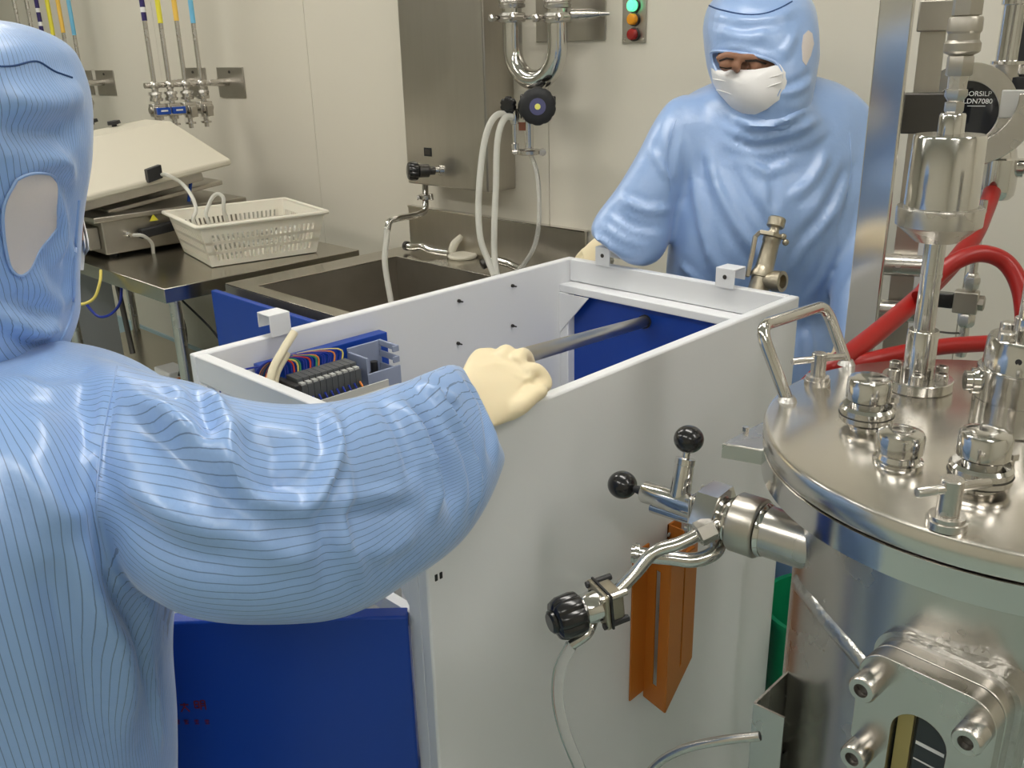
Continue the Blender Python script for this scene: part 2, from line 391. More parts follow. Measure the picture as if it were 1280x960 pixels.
# steel bar held in the gloved hand
e0 = PX(806, 402, X1-.032); e1 = PD(640, 449, 1.14)
bar = thing('steel_bar', (e0+e1)/2, 'round brushed steel bar gripped in the gloved hand', 'bar')
bd = unit(e1-e0); Lb = np.linalg.norm(e1-e0)
MB().lathe(e0, bd, [(0, .0100), (.002, .0108), (Lb-.002, .0108), (Lb, .0100)], 28).build('rod', 'steel_brushed', bar)
MB().ring(e0, bd, .0112, .0135, .006, 28).build('collar', 'black_matte', bar)

# ------------------------------------------------------------------ terminal block etc. at the near end
tb0 = PZ(352, 478, 1.02); tb1 = PZ(424, 458, 1.02)
tdir = unit(V(1, -.02, 0)); tn = V(-tdir[1], tdir[0], 0); Lt = .105
tc0 = V(.668, 1.118, 1.012)
tb = thing('terminal_block', tc0+tdir*Lt/2, 'dark grey terminal strip wired with blue leads inside the housing', 'terminal block')
MB().obox(tc0+tdir*(Lt/2+.05)+tn*.0695+UP*.004, tdir*(Lt/2+.065), tn*.011, UP*.030).build('mounting_rail', 'blue_paint', tb, bevel=.001)
nT = 10
for i in range(nT):
    c = tc0+tdir*(Lt*(i+.5)/nT)
    MB().obox(c+UP*.002, tdir*(Lt/nT*.47), tn*.026, UP*.017).obox(c+UP*.022, tdir*(Lt/nT*.47), tn*.015, UP*.005).build('terminal', 'terminal_grey', tb, bevel=.0006)
    MB().obox(c-tn*.018+UP*.0200, tdir*(Lt/nT*.33), tn*.006, UP*.0018).build('marker_tag', 'light_grey_plastic', tb, smooth=False)
MB().obox(tc0-tdir*.006+UP*.002, tdir*.005, tn*.027, UP*.020).build('end_stop', 'black_matte', tb, bevel=.001)
cols = ['wire_blue', 'wire_blue', 'wire_yellow', 'wire_blue', 'wire_red', 'wire_green', 'wire_blue', 'wire_blue', 'wire_orange', 'wire_blue']
for i in range(nT):
    c = tc0+tdir*(Lt*(i+.5)/nT)
    for k in range(2):
        p = c+tn*.020+UP*.018+tdir*.004*(k-.5)
        MB().tube([p, p+UP*.022+tn*.006, p+UP*.030-tdir*(.02+.007*i)+tn*.012, p+UP*.012-tdir*(.035+.008*i)+tn*.024, p-UP*.03-tdir*(.04+.008*i)+tn*.032], .0014, 6, 5).build('wire', cols[(i+k*3) % nT], tb)
    MB().tube([c-tn*.028, c-tn*.036-UP*.012, c-tn*.03-UP*.04], .0016, 6, 4).build('wire', cols[(i*3+1) % nT] if i % 3 == 0 else 'wire_blue', tb)
q = tc0-tdir*.028
MB().tube([q+V(-.012, -.01, -.08), q+V(-.010, .0, -.01), q+V(.004, .012, .035), q+V(.034, .022, .063), q+V(.060, .03, .082)], .0062, 12).build('wire_bundle', 'conduit', tb)
MB().tube([q+V(-.004, -.008, -.08), q+V(-.000, .004, -.01), q+V(.014, .018, .028), q+V(.042, .026, .055)], .0055, 12).build('wire_bundle', 'conduit', tb)
MB().tube([q+V(-.02, -.012, -.08), q+V(-.018, .002, -.012), q+V(-.004, .014, .03), q+V(.03, .03, .05)], .002, 8).build('wire', 'wire_orange', tb)
MB().tube([q+V(-.05, .05, -.05), q+V(-.055, .06, .01), q+V(-.03, .06, .035), q+V(.05, .06, .03)], .0014, 6).build('wire', 'wire_blue', tb)
# violet grey bracket with snap arms, next to the strip
bc = tc0+tdir*(Lt+.050)+tn*.014
br = thing('snap_bracket', bc, 'violet grey plastic bracket with slotted arms beside the terminal strip', 'bracket')
MB().obox(bc+tn*.02, tdir*.032, tn*.002, UP*.034).build('back_plate', 'grey_plastic', br, bevel=.001)
MB().obox(bc-tdir*.030-tn*.004, tdir*.002, tn*.026, UP*.028).build('side_plate', 'grey_plastic', br, bevel=.001)
for k, zz in enumerate((-.014, .012, .030)):
    MB().obox(bc+tdir*.030-tn*.004+UP*zz, tdir*.002, tn*.024, UP*(.010 if k == 0 else .005)).obox(bc+tdir*.026-tn*.028+UP*zz, tdir*.006, tn*.002, UP*(.010 if k == 0 else .005)).build('snap_arm', 'grey_plastic', br, bevel=.001)
MB().obox(bc-tn*.029-UP*.016, tdir*.032, tn*.002, UP*.018).build('front_plate', 'grey_plastic', br, bevel=.001)
MB().lathe(bc-tn*.004-UP*.02, UP, [(0, .012), (.01, .012), (.011, .006), (.03, .006)], 16).build('stud', 'steel_dark', br)
dc = tc0+tdir*.06-tn*.052
dl = thing('mounting_rail', dc, 'grey slotted mounting rail in front of the terminal strip', 'rail')
MB().obox(dc-UP*.022, tdir*.085, tn*.014, UP*.004).build('rail_base', 'light_grey_plastic', dl, bevel=.001)
for k in (-1, 1): MB().obox(dc-UP*.014+tn*.014*k, tdir*.085, tn*.0015, UP*.008).build('rail_lip', 'light_grey_plastic', dl)
for k in (-1, 1): c = dc+tdir*.06*k; MB().box((c[0]-.006, c[1]-.006, .616), (c[0]+.006, c[1]+.006, c[2]-.0265)).build('stand_off', 'steel', dl)

# orange slotted guard on the side panel
og = thing('slotted_guard', PY(828, 875, Y0-.03), 'orange folded metal guard with two long slots on the white side panel', 'guard')
ztp, zbt = PY(795, 688, Y0)[2], PY(795, 868, Y0)[2]
xa, xb, xc, xr = PY(788, 780, Y0)[0], PY(805, 780, Y0)[0], PY(866, 760, Y0)[0], PY(836, 770, Y0-.05)[0]
tk = .0025
MB().box((xa, Y0-tk-.0005, zbt), (xb+.004, Y0-.0005, ztp)).build('flange', 'orange_paint', og)
ridge = V(xr, Y0-.050, 0); pL = V(xb+.002, Y0-.002, 0); pR = V(xc, Y0-.002, 0)
def slotted(a, b, name):
    u = b-a; Lu = np.linalg.norm(u); u = u/Lu; n = np.cross(u, UP); m = MB(); h0, h1 = zbt-.012, ztp-.004; s0, s1 = h0+.035, h1-.03; wS = .005
    def seg(u0, u1, z0, z1): m.obox(a+u*(u0+u1)/2+UP*(z0+z1)/2, u*(u1-u0)/2, n*tk/2, UP*(z1-z0)/2)
    md = Lu/2; seg(0, md-wS, h0, h1); seg(md+wS, Lu, h0, h1); seg(md-wS, md+wS, h0, s0); seg(md-wS, md+wS, s1, h1)
    m.build(name, 'orange_paint', og)
slotted(pL, ridge, 'slotted_face'); slotted(ridge, pR, 'slotted_face')
q = PY(842, 668, Y0)
MB().box(q-V(.018, .03, .02), q+V(.016, -.001, -.017)).box(q-V(.018, .03, .02), q+V(-.0155, -.001, .025)).box(q+V(-.018, -.003, -.02), q+V(.016, -.0005, .025)).build('top_tab', 'orange_paint', og)
for p in ((836, 668), (833, 676)):
    MB().lathe(PY(*p, Y0-.004), (0, -1, 0), [(0, .004), (.004, .004)], 8).build('bolt', 'steel', og)
# ================================================================== stainless tank
TC = V(.913, .218); LZ = 1.12; TR = .1985; LR = .2405
tk_ = thing('pressure_tank', (TC[0], TC[1], 0), 'large stainless steel pressure tank with a flat round lid', 'tank')
def tl(prof, n=96): return MB().lathe((TC[0], TC[1], 0), UP, prof, n)
MB().lathe((TC[0], TC[1], 0), UP, [(.30, .03), (.33, .12), (.40, TR-.01), (.44, TR), (1.066, TR)], 96).build('vessel', 'steel', tk_, angle=50)
tl([(1.066, LR-.004), (1.068, LR-.001), (1.0935, LR-.001), (1.0945, LR-.003)]).build('rim_flange', 'steel_polished', tk_)
tl([(1.0946, LR-.006), (1.0966, LR-.006)]).build('gasket', 'black_matte', tk_)
tl([(1.0967, LR-.001), (1.0985, LR), (LZ-.004, LR), (LZ-.001, LR-.002), (LZ, LR-.005)]).build('lid', 'steel_lid', tk_)
for k in range(3):
    a = math.radians(60+120*k); x, y = TC[0]+.15*math.cos(a), TC[1]+.15*math.sin(a)
    MB().cyl((x, y, 0), (x, y, .40), .02).build('leg', 'steel', tk_)
def lidpt(px, py, z=LZ): return PZ(px, py, z)
# bent bar handle
f1, f2 = lidpt(984, 501), lidpt(1058, 455)
d1, d2 = proj(f1)[2], proj(f2)[2]
u1, u2 = PD(949, 408, d1-.005), PD(1032, 381, d2-.005)
hp = [f1, f1+(u1-f1)*.80, u1+(f1-u1)*.05+(u2-u1)*.06, u1+(u2-u1)*.22, u1+(u2-u1)*.78, u2+(f2-u2)*.05-(u2-u1)*.06, f2+(u2-f2)*.80, f2]
def rounded(a, b, c_, d_, r):
    out = [a]
    for p, q, s_ in ((a, b, c_), (b, c_, d_)):
        e1, e2 = unit(p-q), unit(s_-q)
        for t in np.linspace(0, 1, 7): out.append((1-t)**2*(q+e1*r)+2*t*(1-t)*q+t*t*(q+e2*r))
    return out+[d_]
MB().tube(rounded(f1, u1, u2, f2, .022), .0068, 16, 0).build('handle', 'steel_polished', tk_)
for q in (f1, f2): MB().lathe(q-UP*.0005, UP, [(0, .0105), (.003, .009), (.006, .0072)], 18).build('weld_bead', 'steel_weld', tk_)
# T-handled lid screws
def tscrew(base, py_top, hw, a, b):
    z1 = zat(base, py_top); r = hw*proj(base)[2]/F
    m = MB().lathe((base[0], base[1], LZ), UP, [(0, r*1.75), (.006, r*1.75), (.0063, r*1.55), (.010, r*1.55), (.0103, r), (z1-LZ-.001, r), (z1-LZ, r*.9)], 28)
    o = m.build('lid_screw', 'steel', tk_)
    zc = z1-r*.9; c0 = V(base[0], base[1], zc); pa, pb = PZ(*a, zc), PZ(*b, zc)
    MB().lathe(pa, pb-pa, [(0, r*.40), (.001, r*.48), (np.linalg.norm(pb-pa)-.001, r*.48), (np.linalg.norm(pb-pa), r*.4)], 16).build('cross_bar', 'steel', o)
tscrew(lidpt(1021, 480), 441, 9, (990, 452), (1056, 445))
tscrew(lidpt(1182, 657), 598, 14, (1146, 616), (1237, 603))
# capped ports
def port(px, py, k, clamp=True, nm='capped_port'):
    b = lidpt(px, py); o = MB()
    if clamp: prof = [(0, .016), (.006, .016), (.0062, .0235), (.009, .026), (.021, .026), (.024, .0235), (.0241, .016), (.029, .016), (.0292, .0195), (.031, .0215), (.049, .0215), (.0525, .0195), (.0545, .014), (.055, .006)]
    else: prof = [(0, .0235), (.003, .0235), (.0045, .0205), (.009, .019), (.011, .020), (.0125, .0225), (.028, .0225), (.0315, .021), (.034, .015), (.0345, .006)]
    o.lathe(b, UP, [(t*k, r*k) for t, r in prof], 40); p = o.build(nm, 'steel_polished', tk_)
    if clamp:
        q = b+unit(V(.7, -.5, 0))*.028*k+UP*.014*k
        MB().cyl(q-UP*.008, q+UP*.010, .0035, n=10).lathe(q+UP*.010, UP, [(0, .006), (.006, .006)], 6).build('clamp_bolt', 'steel', p)
        MB().ring(b+UP*.0142*k, UP, .0245*k, .0268*k, .0010).build('clamp_seam', 'steel_dark', p)
port(1081, 533, .98); port(1122, 577, .93, False); port(1222, 609, .98)
MB().lathe(lidpt(1144, 537), UP, [(0, .006), (.008, .006)], 6)
# level sensor column
cb = lidpt(1145, 483)
colm = thing('column_sensor', cb, 'tall stainless column with a wide cylinder and hose coupling standing on the lid', 'sensor column')
MB().lathe(cb, UP, [(0, .036), (.001, .037), (.011, .037), (.012, .036)], 48).build('base_flange', 'steel_polished', colm)
for k in range(6):
    a = math.radians(20+60*k); q = cb+V(math.cos(a), math.sin(a), 0)*.0275+UP*.012
    h = MB().lathe(q, UP, [(0, .0066), (.0095, .0066), (.0105, .0058), (.0105, .0034), (.006, .0033)], 18, True); h.build('cap_screw', 'steel', colm)
zt = zat(cb, 468)
vlathe(MB(), cb, [(470, 18.5), (413, 18.5), (411.5, 17.5)]).build('sleeve', 'steel_polished', colm)
vlathe(MB(), cb, [(412, 12.5), (346, 12.2)]).build('stem', 'steel_polished', colm)
vlathe(MB(), cb, [(346, 13.2), (342, 13.2), (342, 12.6), (300, 12.8)]).build('stem', 'steel_polished', colm)
vlathe(MB(), cb, [(301, 26), (299, 28), (283, 47), (281, 49), (280.5, 50.5), (261, 51.5), (258, 50.5)], 64).build('cup', 'steel', colm)
vlathe(MB(), cb, [(258, 43), (171, 42.5), (168, 41)], 64).build('cylinder', 'steel_polished', colm)
vlathe(MB(), cb, [(169, 15.5), (144, 15.5), (142, 14.5)]).build('neck', 'steel_polished', colm)
vlathe(MB(), cb, [(143, 9), (138, 12), (128, 12), (127, 9), (120, 14), (112, 14), (111, 12), (94, 12.5)], 6).build('fitting', 'steel', colm)
vlathe(MB(), cb, [(95, 15), (93, 16.5), (71, 16.5), (69, 15)], 6).build('hex_nut', 'steel_dull', colm)
vlathe(MB(), cb, [(70, 12), (66, 20), (64, 21.5), (54, 21.5), (50, 18.5), (42, 18.5), (39, 20.5), (24, 20.5), (21, 19)], 32).build('coupling', 'steel_dull', colm)
vlathe(MB(), cb, [(22, 15), (20, 15), (19, 18.5), (-8, 18.5), (-9, 15), (-40, 15)], 6).build('hex_nut', 'steel_dull', colm)
zq = zat(cb, -40); MB().tube([V(cb[0], cb[1], zq), V(cb[0], cb[1], zq+.12), V(cb[0]+.05, cb[1]-.08, zq+.3)], .011, 14).build('hose', 'black_matte', colm)

# big port at the right edge of the lid
rb = lidpt(1266, 532)
bp = thing('stirrer_port', rb, 'squat bolted stainless cylinder at the right edge of the lid', 'port')
MB().lathe(rb, UP, [(0, .038), (.0015, .040), (.030, .040), (.0302, .0392), (.0312, .0392), (.0314, .040), (.060, .040), (.0602, .0392), (.0612, .0392), (.0614, .036), (.088, .035), (.092, .033)], 56).build('body', 'steel_polished', bp)
for k in range(4):
    a = math.radians(45+90*k+15); q = rb+V(math.cos(a), math.sin(a), 0)*.026+UP*.088
    MB().lathe(q, UP, [(0, .0075), (.010, .0075), (.0115, .006)], 18).build('cap_screw', 'steel', bp)
MB().lathe(rb+UP*.09, UP, [(0, .014), (.02, .014), (.0205, .0115), (.16, .0115)], 24).build('shaft', 'steel_polished', bp)
q = rb+unit(V(-.55, .9, 0))*.036+UP*.045
MB().lathe(q, q-rb-UP*.045, [(0, .013), (.008, .013), (.009, .010), (.014, .010)], 24).build('side_plug', 'steel_polished', bp)
q = rb+unit(V(-.98, -.12, 0))*.0345+UP*.076; MB().lathe(q, (-1, -.12, 0), [(-.001, .003), (.001, .003)], 12).build('screw_hole', 'black_matte', bp)

# sampling nozzle and valve on the side of the vessel
ra = math.radians(126); A0 = V(TC[0]+TR*math.cos(ra), TC[1]+TR*math.sin(ra), 0); ZN = zat(A0, 676); A0[2] = ZN
A1 = PZ(778, 606, ZN); MB.RK = 1.07
nd = unit(A1-A0)
def axn(px):
    lo, hi = -.1, .35
    for _ in range(40):
        m = (lo+hi)/2
        if proj(A0+nd*m)[0] > px: lo = m
        else: hi = m
    return lo
nz = MB().lathe(A0, nd, [(-.05, .0255), (axn(956), .0255)], 36).build('nozzle', 'steel', tk_)
MB().lathe(A0, nd, [(axn(958)-.002, .026), (axn(956), .0275), (axn(955), .0275)], 36).build('nozzle_lip', 'steel_polished', nz)
dN = proj(A0+nd*axn(890))[2]
sv = thing('sampling_valve', A0+nd*axn(900), 'stainless sampling valve with two black ball knobs on the tank nozzle', 'valve')
MB().lathe(A0, nd, [(axn(954), .026), (axn(952), .0295), (axn(950), .0305), (axn(922), .0305), (axn(919), .0285), (axn(918), .026)], 40).build('clamp_nut', 'steel_brushed', sv)
MB().lathe(A0, nd, [(axn(918), .0235), (axn(914), .0245), (axn(912), .0225), (axn(908), .021), (axn(905), .019)], 32).build('ferrule', 'steel_polished', sv)
MB().lathe(A0, nd, [(axn(907), .030), (axn(905), .033), (axn(880), .033), (axn(878), .031)], 6).build('hex_body', 'steel_polished', sv)
sq = A0+nd*axn(874); uu, vv_, _ = frame(nd)
MB().obox(sq, nd*.0025, uu*.023, vv_*.023).build('flange_plate', 'steel_polished', sv, bevel=.002)
for a, b in ((1, 1), (1, -1), (-1, 1), (-1, -1)):
    q = sq+uu*.018*a+vv_*.018*b; MB().lathe(q, nd, [(-.004, .003), (.007, .003)], 10).build('bolt', 'steel', sv)
MB().lathe(A0, nd, [(axn(873), .0135), (axn(822), .0125), (axn(820), .0118), (axn(806), .0118), (axn(804), .0105)], 32).build('valve_barrel', 'steel_polished', sv)
MB().lathe(A0-UP*.0165, nd, [(axn(872), .006), (axn(815), .006)], 20).build('guide_pin', 'steel_polished', sv)
MB().lathe(A0, nd, [(axn(805), .0055), (axn(795), .0042), (axn(788), .0042)], 16).build('spindle', 'black_matte', sv)
rbn = 18.6*proj(A1)[2]/F
MB().ball(A1, rbn/MB.RK, 32, 20).build('ball_knob', 'black_plastic', sv)
s0 = A0+nd*axn(848); s1 = PD(861, 549, proj(s0)[2]-.01)
sd_ = unit(s1-s0); Ls = np.linalg.norm(s1-s0)
MB().lathe(s0, sd_, [(0, .0115), (Ls*.60, .0100), (Ls*.61, .0105), (Ls*.70, .0105), (Ls*.71, .004), (Ls*.8, .004)], 24).build('stem', 'steel_polished', sv)
MB().ball(s1, 18.8*proj(s1)[2]/F/MB.RK, 32, 20).build('ball_knob', 'black_plastic', sv)
k1 = [PD(902, 672, dN+.005), PD(893, 690, dN-.005), PD(868, 700, dN-.005), PD(835, 697, dN+.0), PD(797, 693, dN+.005)]
MB().tube(k1, .0078, 14).build('drain_elbow', 'steel_polished', sv)
e = unit(k1[-1]-k1[-2]); MB().lathe(k1[-1], e, [(-.002, .0115), (.0, .0118), (.003, .0118), (.0035, .0095), (.007, .0095)], 24).build('end_ferrule', 'steel_polished', sv)
k2 = [PD(905, 652, dN-.022), PD(880, 664, dN-.028), PD(850, 679, dN-.030), PD(818, 690, dN-.030), PD(795, 715, dN-.032), PD(772, 739, dN-.035)]
MB().tube(k2, .0068, 14).build('branch_pipe', 'steel_polished', sv)
e = unit(k2[2]-k2[1]); MB().lathe(PD(881, 664, dN-.028), e, [(-.012, .010), (-.010, .0128), (.008, .0128), (.010, .010)], 6).build('hex_nut', 'steel', sv)
# small diaphragm valve with black knob at the end of the branch
dv0 = PD(758, 752, dN-.036); kd = unit(PD(700, 774, dN-.055)-dv0)
dvv = thing('diaphragm_valve', dv0, 'small square bodied valve with ribbed black knob above the clear hose', 'valve')
ku, kv, _ = frame(kd)
MB().obox(dv0-kd*.005, kd*.008, ku*.017, kv*.017).build('body', 'steel_cast', dvv, bevel=.003)
MB().obox(dv0+kd*.0042, kd*.0013, ku*.021, kv*.021).build('membrane', 'black_matte', dvv, bevel=.0005)
MB().obox(dv0+kd*.0085, kd*.003, ku*.0205, kv*.0205).build('bonnet_flange', 'steel_cast', dvv, bevel=.002)
MB().lathe(dv0, kd, [(.011, .0165), (.026, .0155), (.030, .0135)], 28).build('bonnet', 'steel_polished', dvv)
for a in (-1, 1):
    for b in (-1, 1): q = dv0+ku*.0165*a+kv*.0165*b; MB().lathe(q, kd, [(-.016, .0035), (.014, .0035)], 8).build('bolt', 'steel' if a*b > 0 else 'black_matte', dvv)
MB().star_knob(dv0+kd*.029, kd, .0235, .034, 8, .10).lathe(dv0+kd*.060, kd, [(0, .012), (.006, .0115), (.008, .009)], 24).build('hand_knob', 'black_plastic', dvv)
hz = [dv0-UP*.012+IMR*(-.012), PD(735, 790, dN-.045), PD(714, 806, dN-.045), PD(699, 838, dN-.04), PD(697, 875, dN-.035), PD(706, 915, dN-.03), PD(722, 955, dN-.02), PD(742, 1000, dN)]
MB.RK = 1.
MB().tube(hz[:3], .0062, 12).build('spout', 'steel_polished', dvv)
MB().tube(hz[2:], .0066, 14).build('clear_hose', 'clear_tube', label='clear plastic hose hanging below the black knobbed valve', cat='hose')
MB().tube([PD(790, 1010, 1.0), PD(815, 962, .98), PD(850, 938, .95), PD(900, 926, .92), PD(950, 920, .90)], .0046, 12).build('braided_hose', 'steel', label='thin braided steel hose at the bottom of the frame beside the tank', cat='hose')

# bolted sight glass on the vessel wall
th = math.radians(177); sn = V(math.cos(th), math.sin(th), 0); su = V(-math.sin(th), math.cos(th), 0)   # outward, sideways (towards image left)
if np.dot(su, IMR) > 0: su = -su
sc_ = V(TC[0], TC[1], 0)+sn*(TR+.012)
ztop_s = PX(1172, 838, sc_[0]-.02)[2]
pc = PX(1156, 880, sc_[0]-.030); off = np.dot(pc-sc_, su); SWd, SHt = .057, .14
c0 = V(TC[0], TC[1], ztop_s-SHt)+su*off
sg = thing('sight_glass', c0+sn*TR, 'bolted rectangular sight glass with dark window on the tank wall', 'sight glass')
def rrect(hw, hh, r, n=10):
    out = []
    for cx, cy, a0 in ((hw-r, hh-r, 0), (-hw+r, hh-r, 90), (-hw+r, -hh+r, 180), (hw-r, -hh+r, 270)):
        for k in range(n): a = math.radians(a0+90*k/(n-1)); out.append((cx+r*math.cos(a), cy+r*math.sin(a)))
    return out
def to3(poly, base): return [base+su*a+UP*b for a, b in poly]
MB().prism(to3(rrect(SWd+.005, SHt+.004, .028), c0+sn*(TR-.06)), sn*.066).build('weld_bead', 'steel_weld', sg)
MB().prism(to3(rrect(SWd, SHt, .024), c0+sn*(TR-.06)), sn*.084).build('frame', 'steel', sg, bevel=.001)
MB().prism(to3(rrect(SWd-.001, SHt-.001, .023), c0+sn*(TR+.0241)), sn*.0014).build('gasket', 'black_matte', sg)
po, pi_ = rrect(SWd, SHt, .024), rrect(.0235, SHt-.042, .0234)
def plate_hole(po, pi_, base, n_, t):
    n = len(po); P = to3(po, base)+to3(pi_, base)+[p+n_*t for p in to3(po, base)]+[p+n_*t for p in to3(pi_, base)]; f_ = []
    for i in range(n):
        j = (i+1) % n; f_ += [(i, j, n+j, n+i), (2*n+i, 3*n+i, 3*n+j, 2*n+j), (i, 2*n+i, 2*n+j, j), (n+i, n+j, 3*n+j, 3*n+i)]
    return MB().add(P, f_)
plate_hole(po, pi_, c0+sn*(TR+.0256), sn, .018).build('cover_plate', 'steel', sg, bevel=.0008)
MB().prism(to3(rrect(.0232, SHt-.0425, .023), c0+sn*(TR+.0257)), sn*.004).build('glass', 'dark_glass', sg)
MB().prism([c0+sn*(TR+.030)+su*a+UP*b for a, b in ((.0215, -.09), (.0085, -.09), (.0085, .094), (.0215, .088))], sn*.005).build('gasket_strip', 'brass_tint', sg)
for z_ in (.062, .045, .030): MB().obox(c0+sn*(TR+.0300)-su*.006+UP*z_, su*.012, UP*(.0006 if z_ != .062 else .0016), sn*.0003).build('scale_mark', 'print_white', sg)
for a in (1, -1):
    for b in (SHt-.026, SHt-.098, SHt-.170):
        q = c0+sn*(TR+.0437)+su*a*(SWd-.014)+UP*b
        o = MB().lathe(q, sn, [(0, .0120), (.020, .0120), (.0225, .0105), (.0226, .0062), (.016, .0058)], 28, True).build('cap_screw', 'steel', sg)
        MB().lathe(q, sn, [(.0155, .0062), (.0165, .0062)], 6).build('socket', 'steel_dark', o)
# reinforcing weld running from the nozzle down to the sight glass
def on_vessel(px, py, r):
    d = ray(px, py); o = CAM[:2]-TC; A = d[:2]@d[:2]; B = 2*o@d[:2]; Cc = o@o-r*r; q_ = max(0., B*B-4*A*Cc); return CAM+d*((-B-q_**.5)/(2*A))
MB().tube([on_vessel(x, y, TR-.0075) for x, y in ((1004, 728), (1022, 752), (1040, 774), (1060, 797), (1078, 818), (1090, 832))], .0120, 24, 4).build('weld_seam', 'steel_weld', tk_)
q = V(TC[0], TC[1], 0)+V(math.cos(math.radians(197)), math.sin(math.radians(197)), 0)*(TR+.004)
MB().lathe(V(q[0], q[1], .80), UP, [(0, .008), (.10, .008), (.108, .003)], 16).build('lug', 'steel_weld', tk_)
# thin sheet bracket left of the lid, grey channel below
a = [PZ(903, 557, 1.07), PZ(972, 520, 1.07), PZ(978, 575, 1.07), PZ(955, 566, 1.07)]
sb = thing('sheet_bracket', a[0], 'small bent steel sheet bracket sticking out left of the lid', 'bracket')
MB().prism(a, (0, 0, .003)).build('plate', 'steel', sb, bevel=.0008)
MB().obox((a[0]+a[3])/2-UP*.006, (a[3]-a[0])/2, unit(np.cross(a[3]-a[0], UP))*.0012, UP*.008).build('lip', 'steel', sb)
MB().lathe(a[0]*.6+a[1]*.4+UP*.003, UP, [(0, .004), (.005, .004)], 6).build('bolt', 'steel', sb)
zc = .84; p0, p1, p2 = PZ(943, 879, zc), PZ(981, 897, zc), PZ(988, 836, zc)
ch = thing('steel_channel', p0*V(1, 1, 0), 'grey steel box channel with an open top beside the tank foot', 'channel')
for i, (a, b) in enumerate(((p0, p1), (p0, p2))):
    n = unit(np.cross(b-a, UP)); MB().obox((a+b)/2*V(1, 1, 0)+UP*zc/2, (b-a)/2, n*.0012, UP*zc/2).build('side', 'steel', ch)
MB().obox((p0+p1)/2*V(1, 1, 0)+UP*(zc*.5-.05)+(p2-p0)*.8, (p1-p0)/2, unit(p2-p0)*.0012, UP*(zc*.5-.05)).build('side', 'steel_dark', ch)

# ================================================================== upright post and pipework behind the tank
pp = PD(1100, 200, 1.25); pn = unit(V(pp[0], pp[1], 0)); pt = V(pn[1], -pn[0], 0)
MB().obox(V(pp[0], pp[1], 1.175), (.004, 0, 0), (0, .0225, 0), UP*1.175).build('steel_post', 'steel_polished', bevel=.002, label='tall polished steel upright post in front of the facing worker', cat='post')
p2 = V(pp[0], pp[1], 0)+pn*.10+pt*.050
bk = thing('backing_rail', p2, 'wide dull steel rail standing behind the polished post', 'rail')
MB().obox(p2+UP*.9, pt*.0165, pn*.004, UP*.9).build('flat_bar', 'steel_brushed', bk)
z = zat(p2, 140); MB().obox(V(p2[0], p2[1], z)-pn*.022+pt*.006, pt*.034, pn*.016, UP*.027).build('clamp_block', 'steel_dark', bk, bevel=.002)
z = zat(p2, 20); MB().obox(V(p2[0], p2[1], z)-pn*.010, pt*.022, pn*.005, UP*.02).build('clamp_block', 'steel_dull', bk, bevel=.002)
for row in (328, 385): z = zat(p2, row); MB().cyl(V(p2[0], p2[1], z)-pn*.02-pt*.03, V(p2[0], p2[1], z)-pn*.02+pt*.03, .016).build('cross_tube', 'steel', bk)
p3 = PD(1138, 330, 1.42); 
wc = thing('white_cover', V(p3[0], p3[1], 0), 'narrow white cover strip behind the lid column', 'cover')
MB().obox(V(p3[0], p3[1], .62)+pt*.022, pt*.024, pn*.008, UP*.62).build('strip', 'white_paint', wc, bevel=.003)
zr = zat(p3, 326); MB().lathe(V(p3[0], p3[1], zr)+pt*.030-pn*.008, -pn, [(-.001, .0042), (.0015, .0042)], 14).build('screw', 'steel_dark', wc)

sgx = PD(1206, 141, 1.36)
vw = thing('pipe_viewer', sgx-UP*.3, 'round flanged pipe viewer with a black glass behind the lid column', 'pipe fitting')
fd = unit(CAM+V(0, .12, 0)-sgx)*V(1, 1, .3); fd = unit(fd)
MB().ring(sgx-fd*.006, fd, .045, .071, .012, 64).build('flange_ring', 'steel', vw, bevel=.001)
MB().ring(sgx+fd*.006, fd, .0695, .0712, .001, 64).build('flange_edge', 'steel_polished', vw)
MB().lathe(sgx-fd*.007, fd, [(-.002, .0455), (.003, .0455)], 48).build('glass', 'dark_glass', vw)
xr_ = unit(np.cross(UP, fd)); yr_ = np.cross(fd, xr_)
tx = PD(1222, 121, 1.345)
text_mesh('lettering', 'BORSILP', .0098, tx+yr_*.004, xr_, yr_, 'print_white', vw)
text_mesh('lettering', 'LDN7080', .0098, tx-yr_*.0065+xr_*.001, xr_, yr_, 'print_white', vw)
MB().obox(tx-yr_*.013, xr_*.012, yr_*.0004, fd*.0003).build('lettering', 'print_white', vw)
# second flange, seen as an arc lower right
ac = PD(1212, 122, 1.33); m = MB(); vvv = []; fff = []; n = 20
for k in range(n+1):
    a = math.radians(-100+105*k/n)
    for rr, tt in ((.064, 0), (.098, 0), (.098, .014), (.064, .014)): vvv.append(ac+(xr_*math.cos(a)+yr_*math.sin(a))*rr+fd*tt)
for k in range(n):
    for j in range(4): fff.append((k*4+j, k*4+(j+1) % 4, k*4+4+(j+1) % 4, k*4+4+j))
fff += [(0, 3, 2, 1), (n*4, n*4+1, n*4+2, n*4+3)]
m.add(vvv, fff).build('clamp_arc', 'steel', vw, bevel=.001)
q = PD(1270, 130, 1.33); MB().obox(q, xr_*.020, fd*.014, UP*.020).build('grey_block', 'light_grey_plastic', vw, bevel=.002)
vb = PD(1243, 225, 1.40)
vlathe(MB(), vb, [(249, 12), (248, 20), (243, 24), (235, 25), (198, 25), (196, 22), (186, 20)]).build('bottom_cup', 'steel_polished', vw)
vlathe(MB(), vb, [(80, 25), (76, 25), (75, 20), (6, 20), (5, 23), (0, 23), (-40, 23)]).build('upper_pipe', 'steel_polished', vw)
vlathe(MB(), vb, [(187, 19), (80, 19)]).build('centre_pipe', 'steel_brushed', vw)
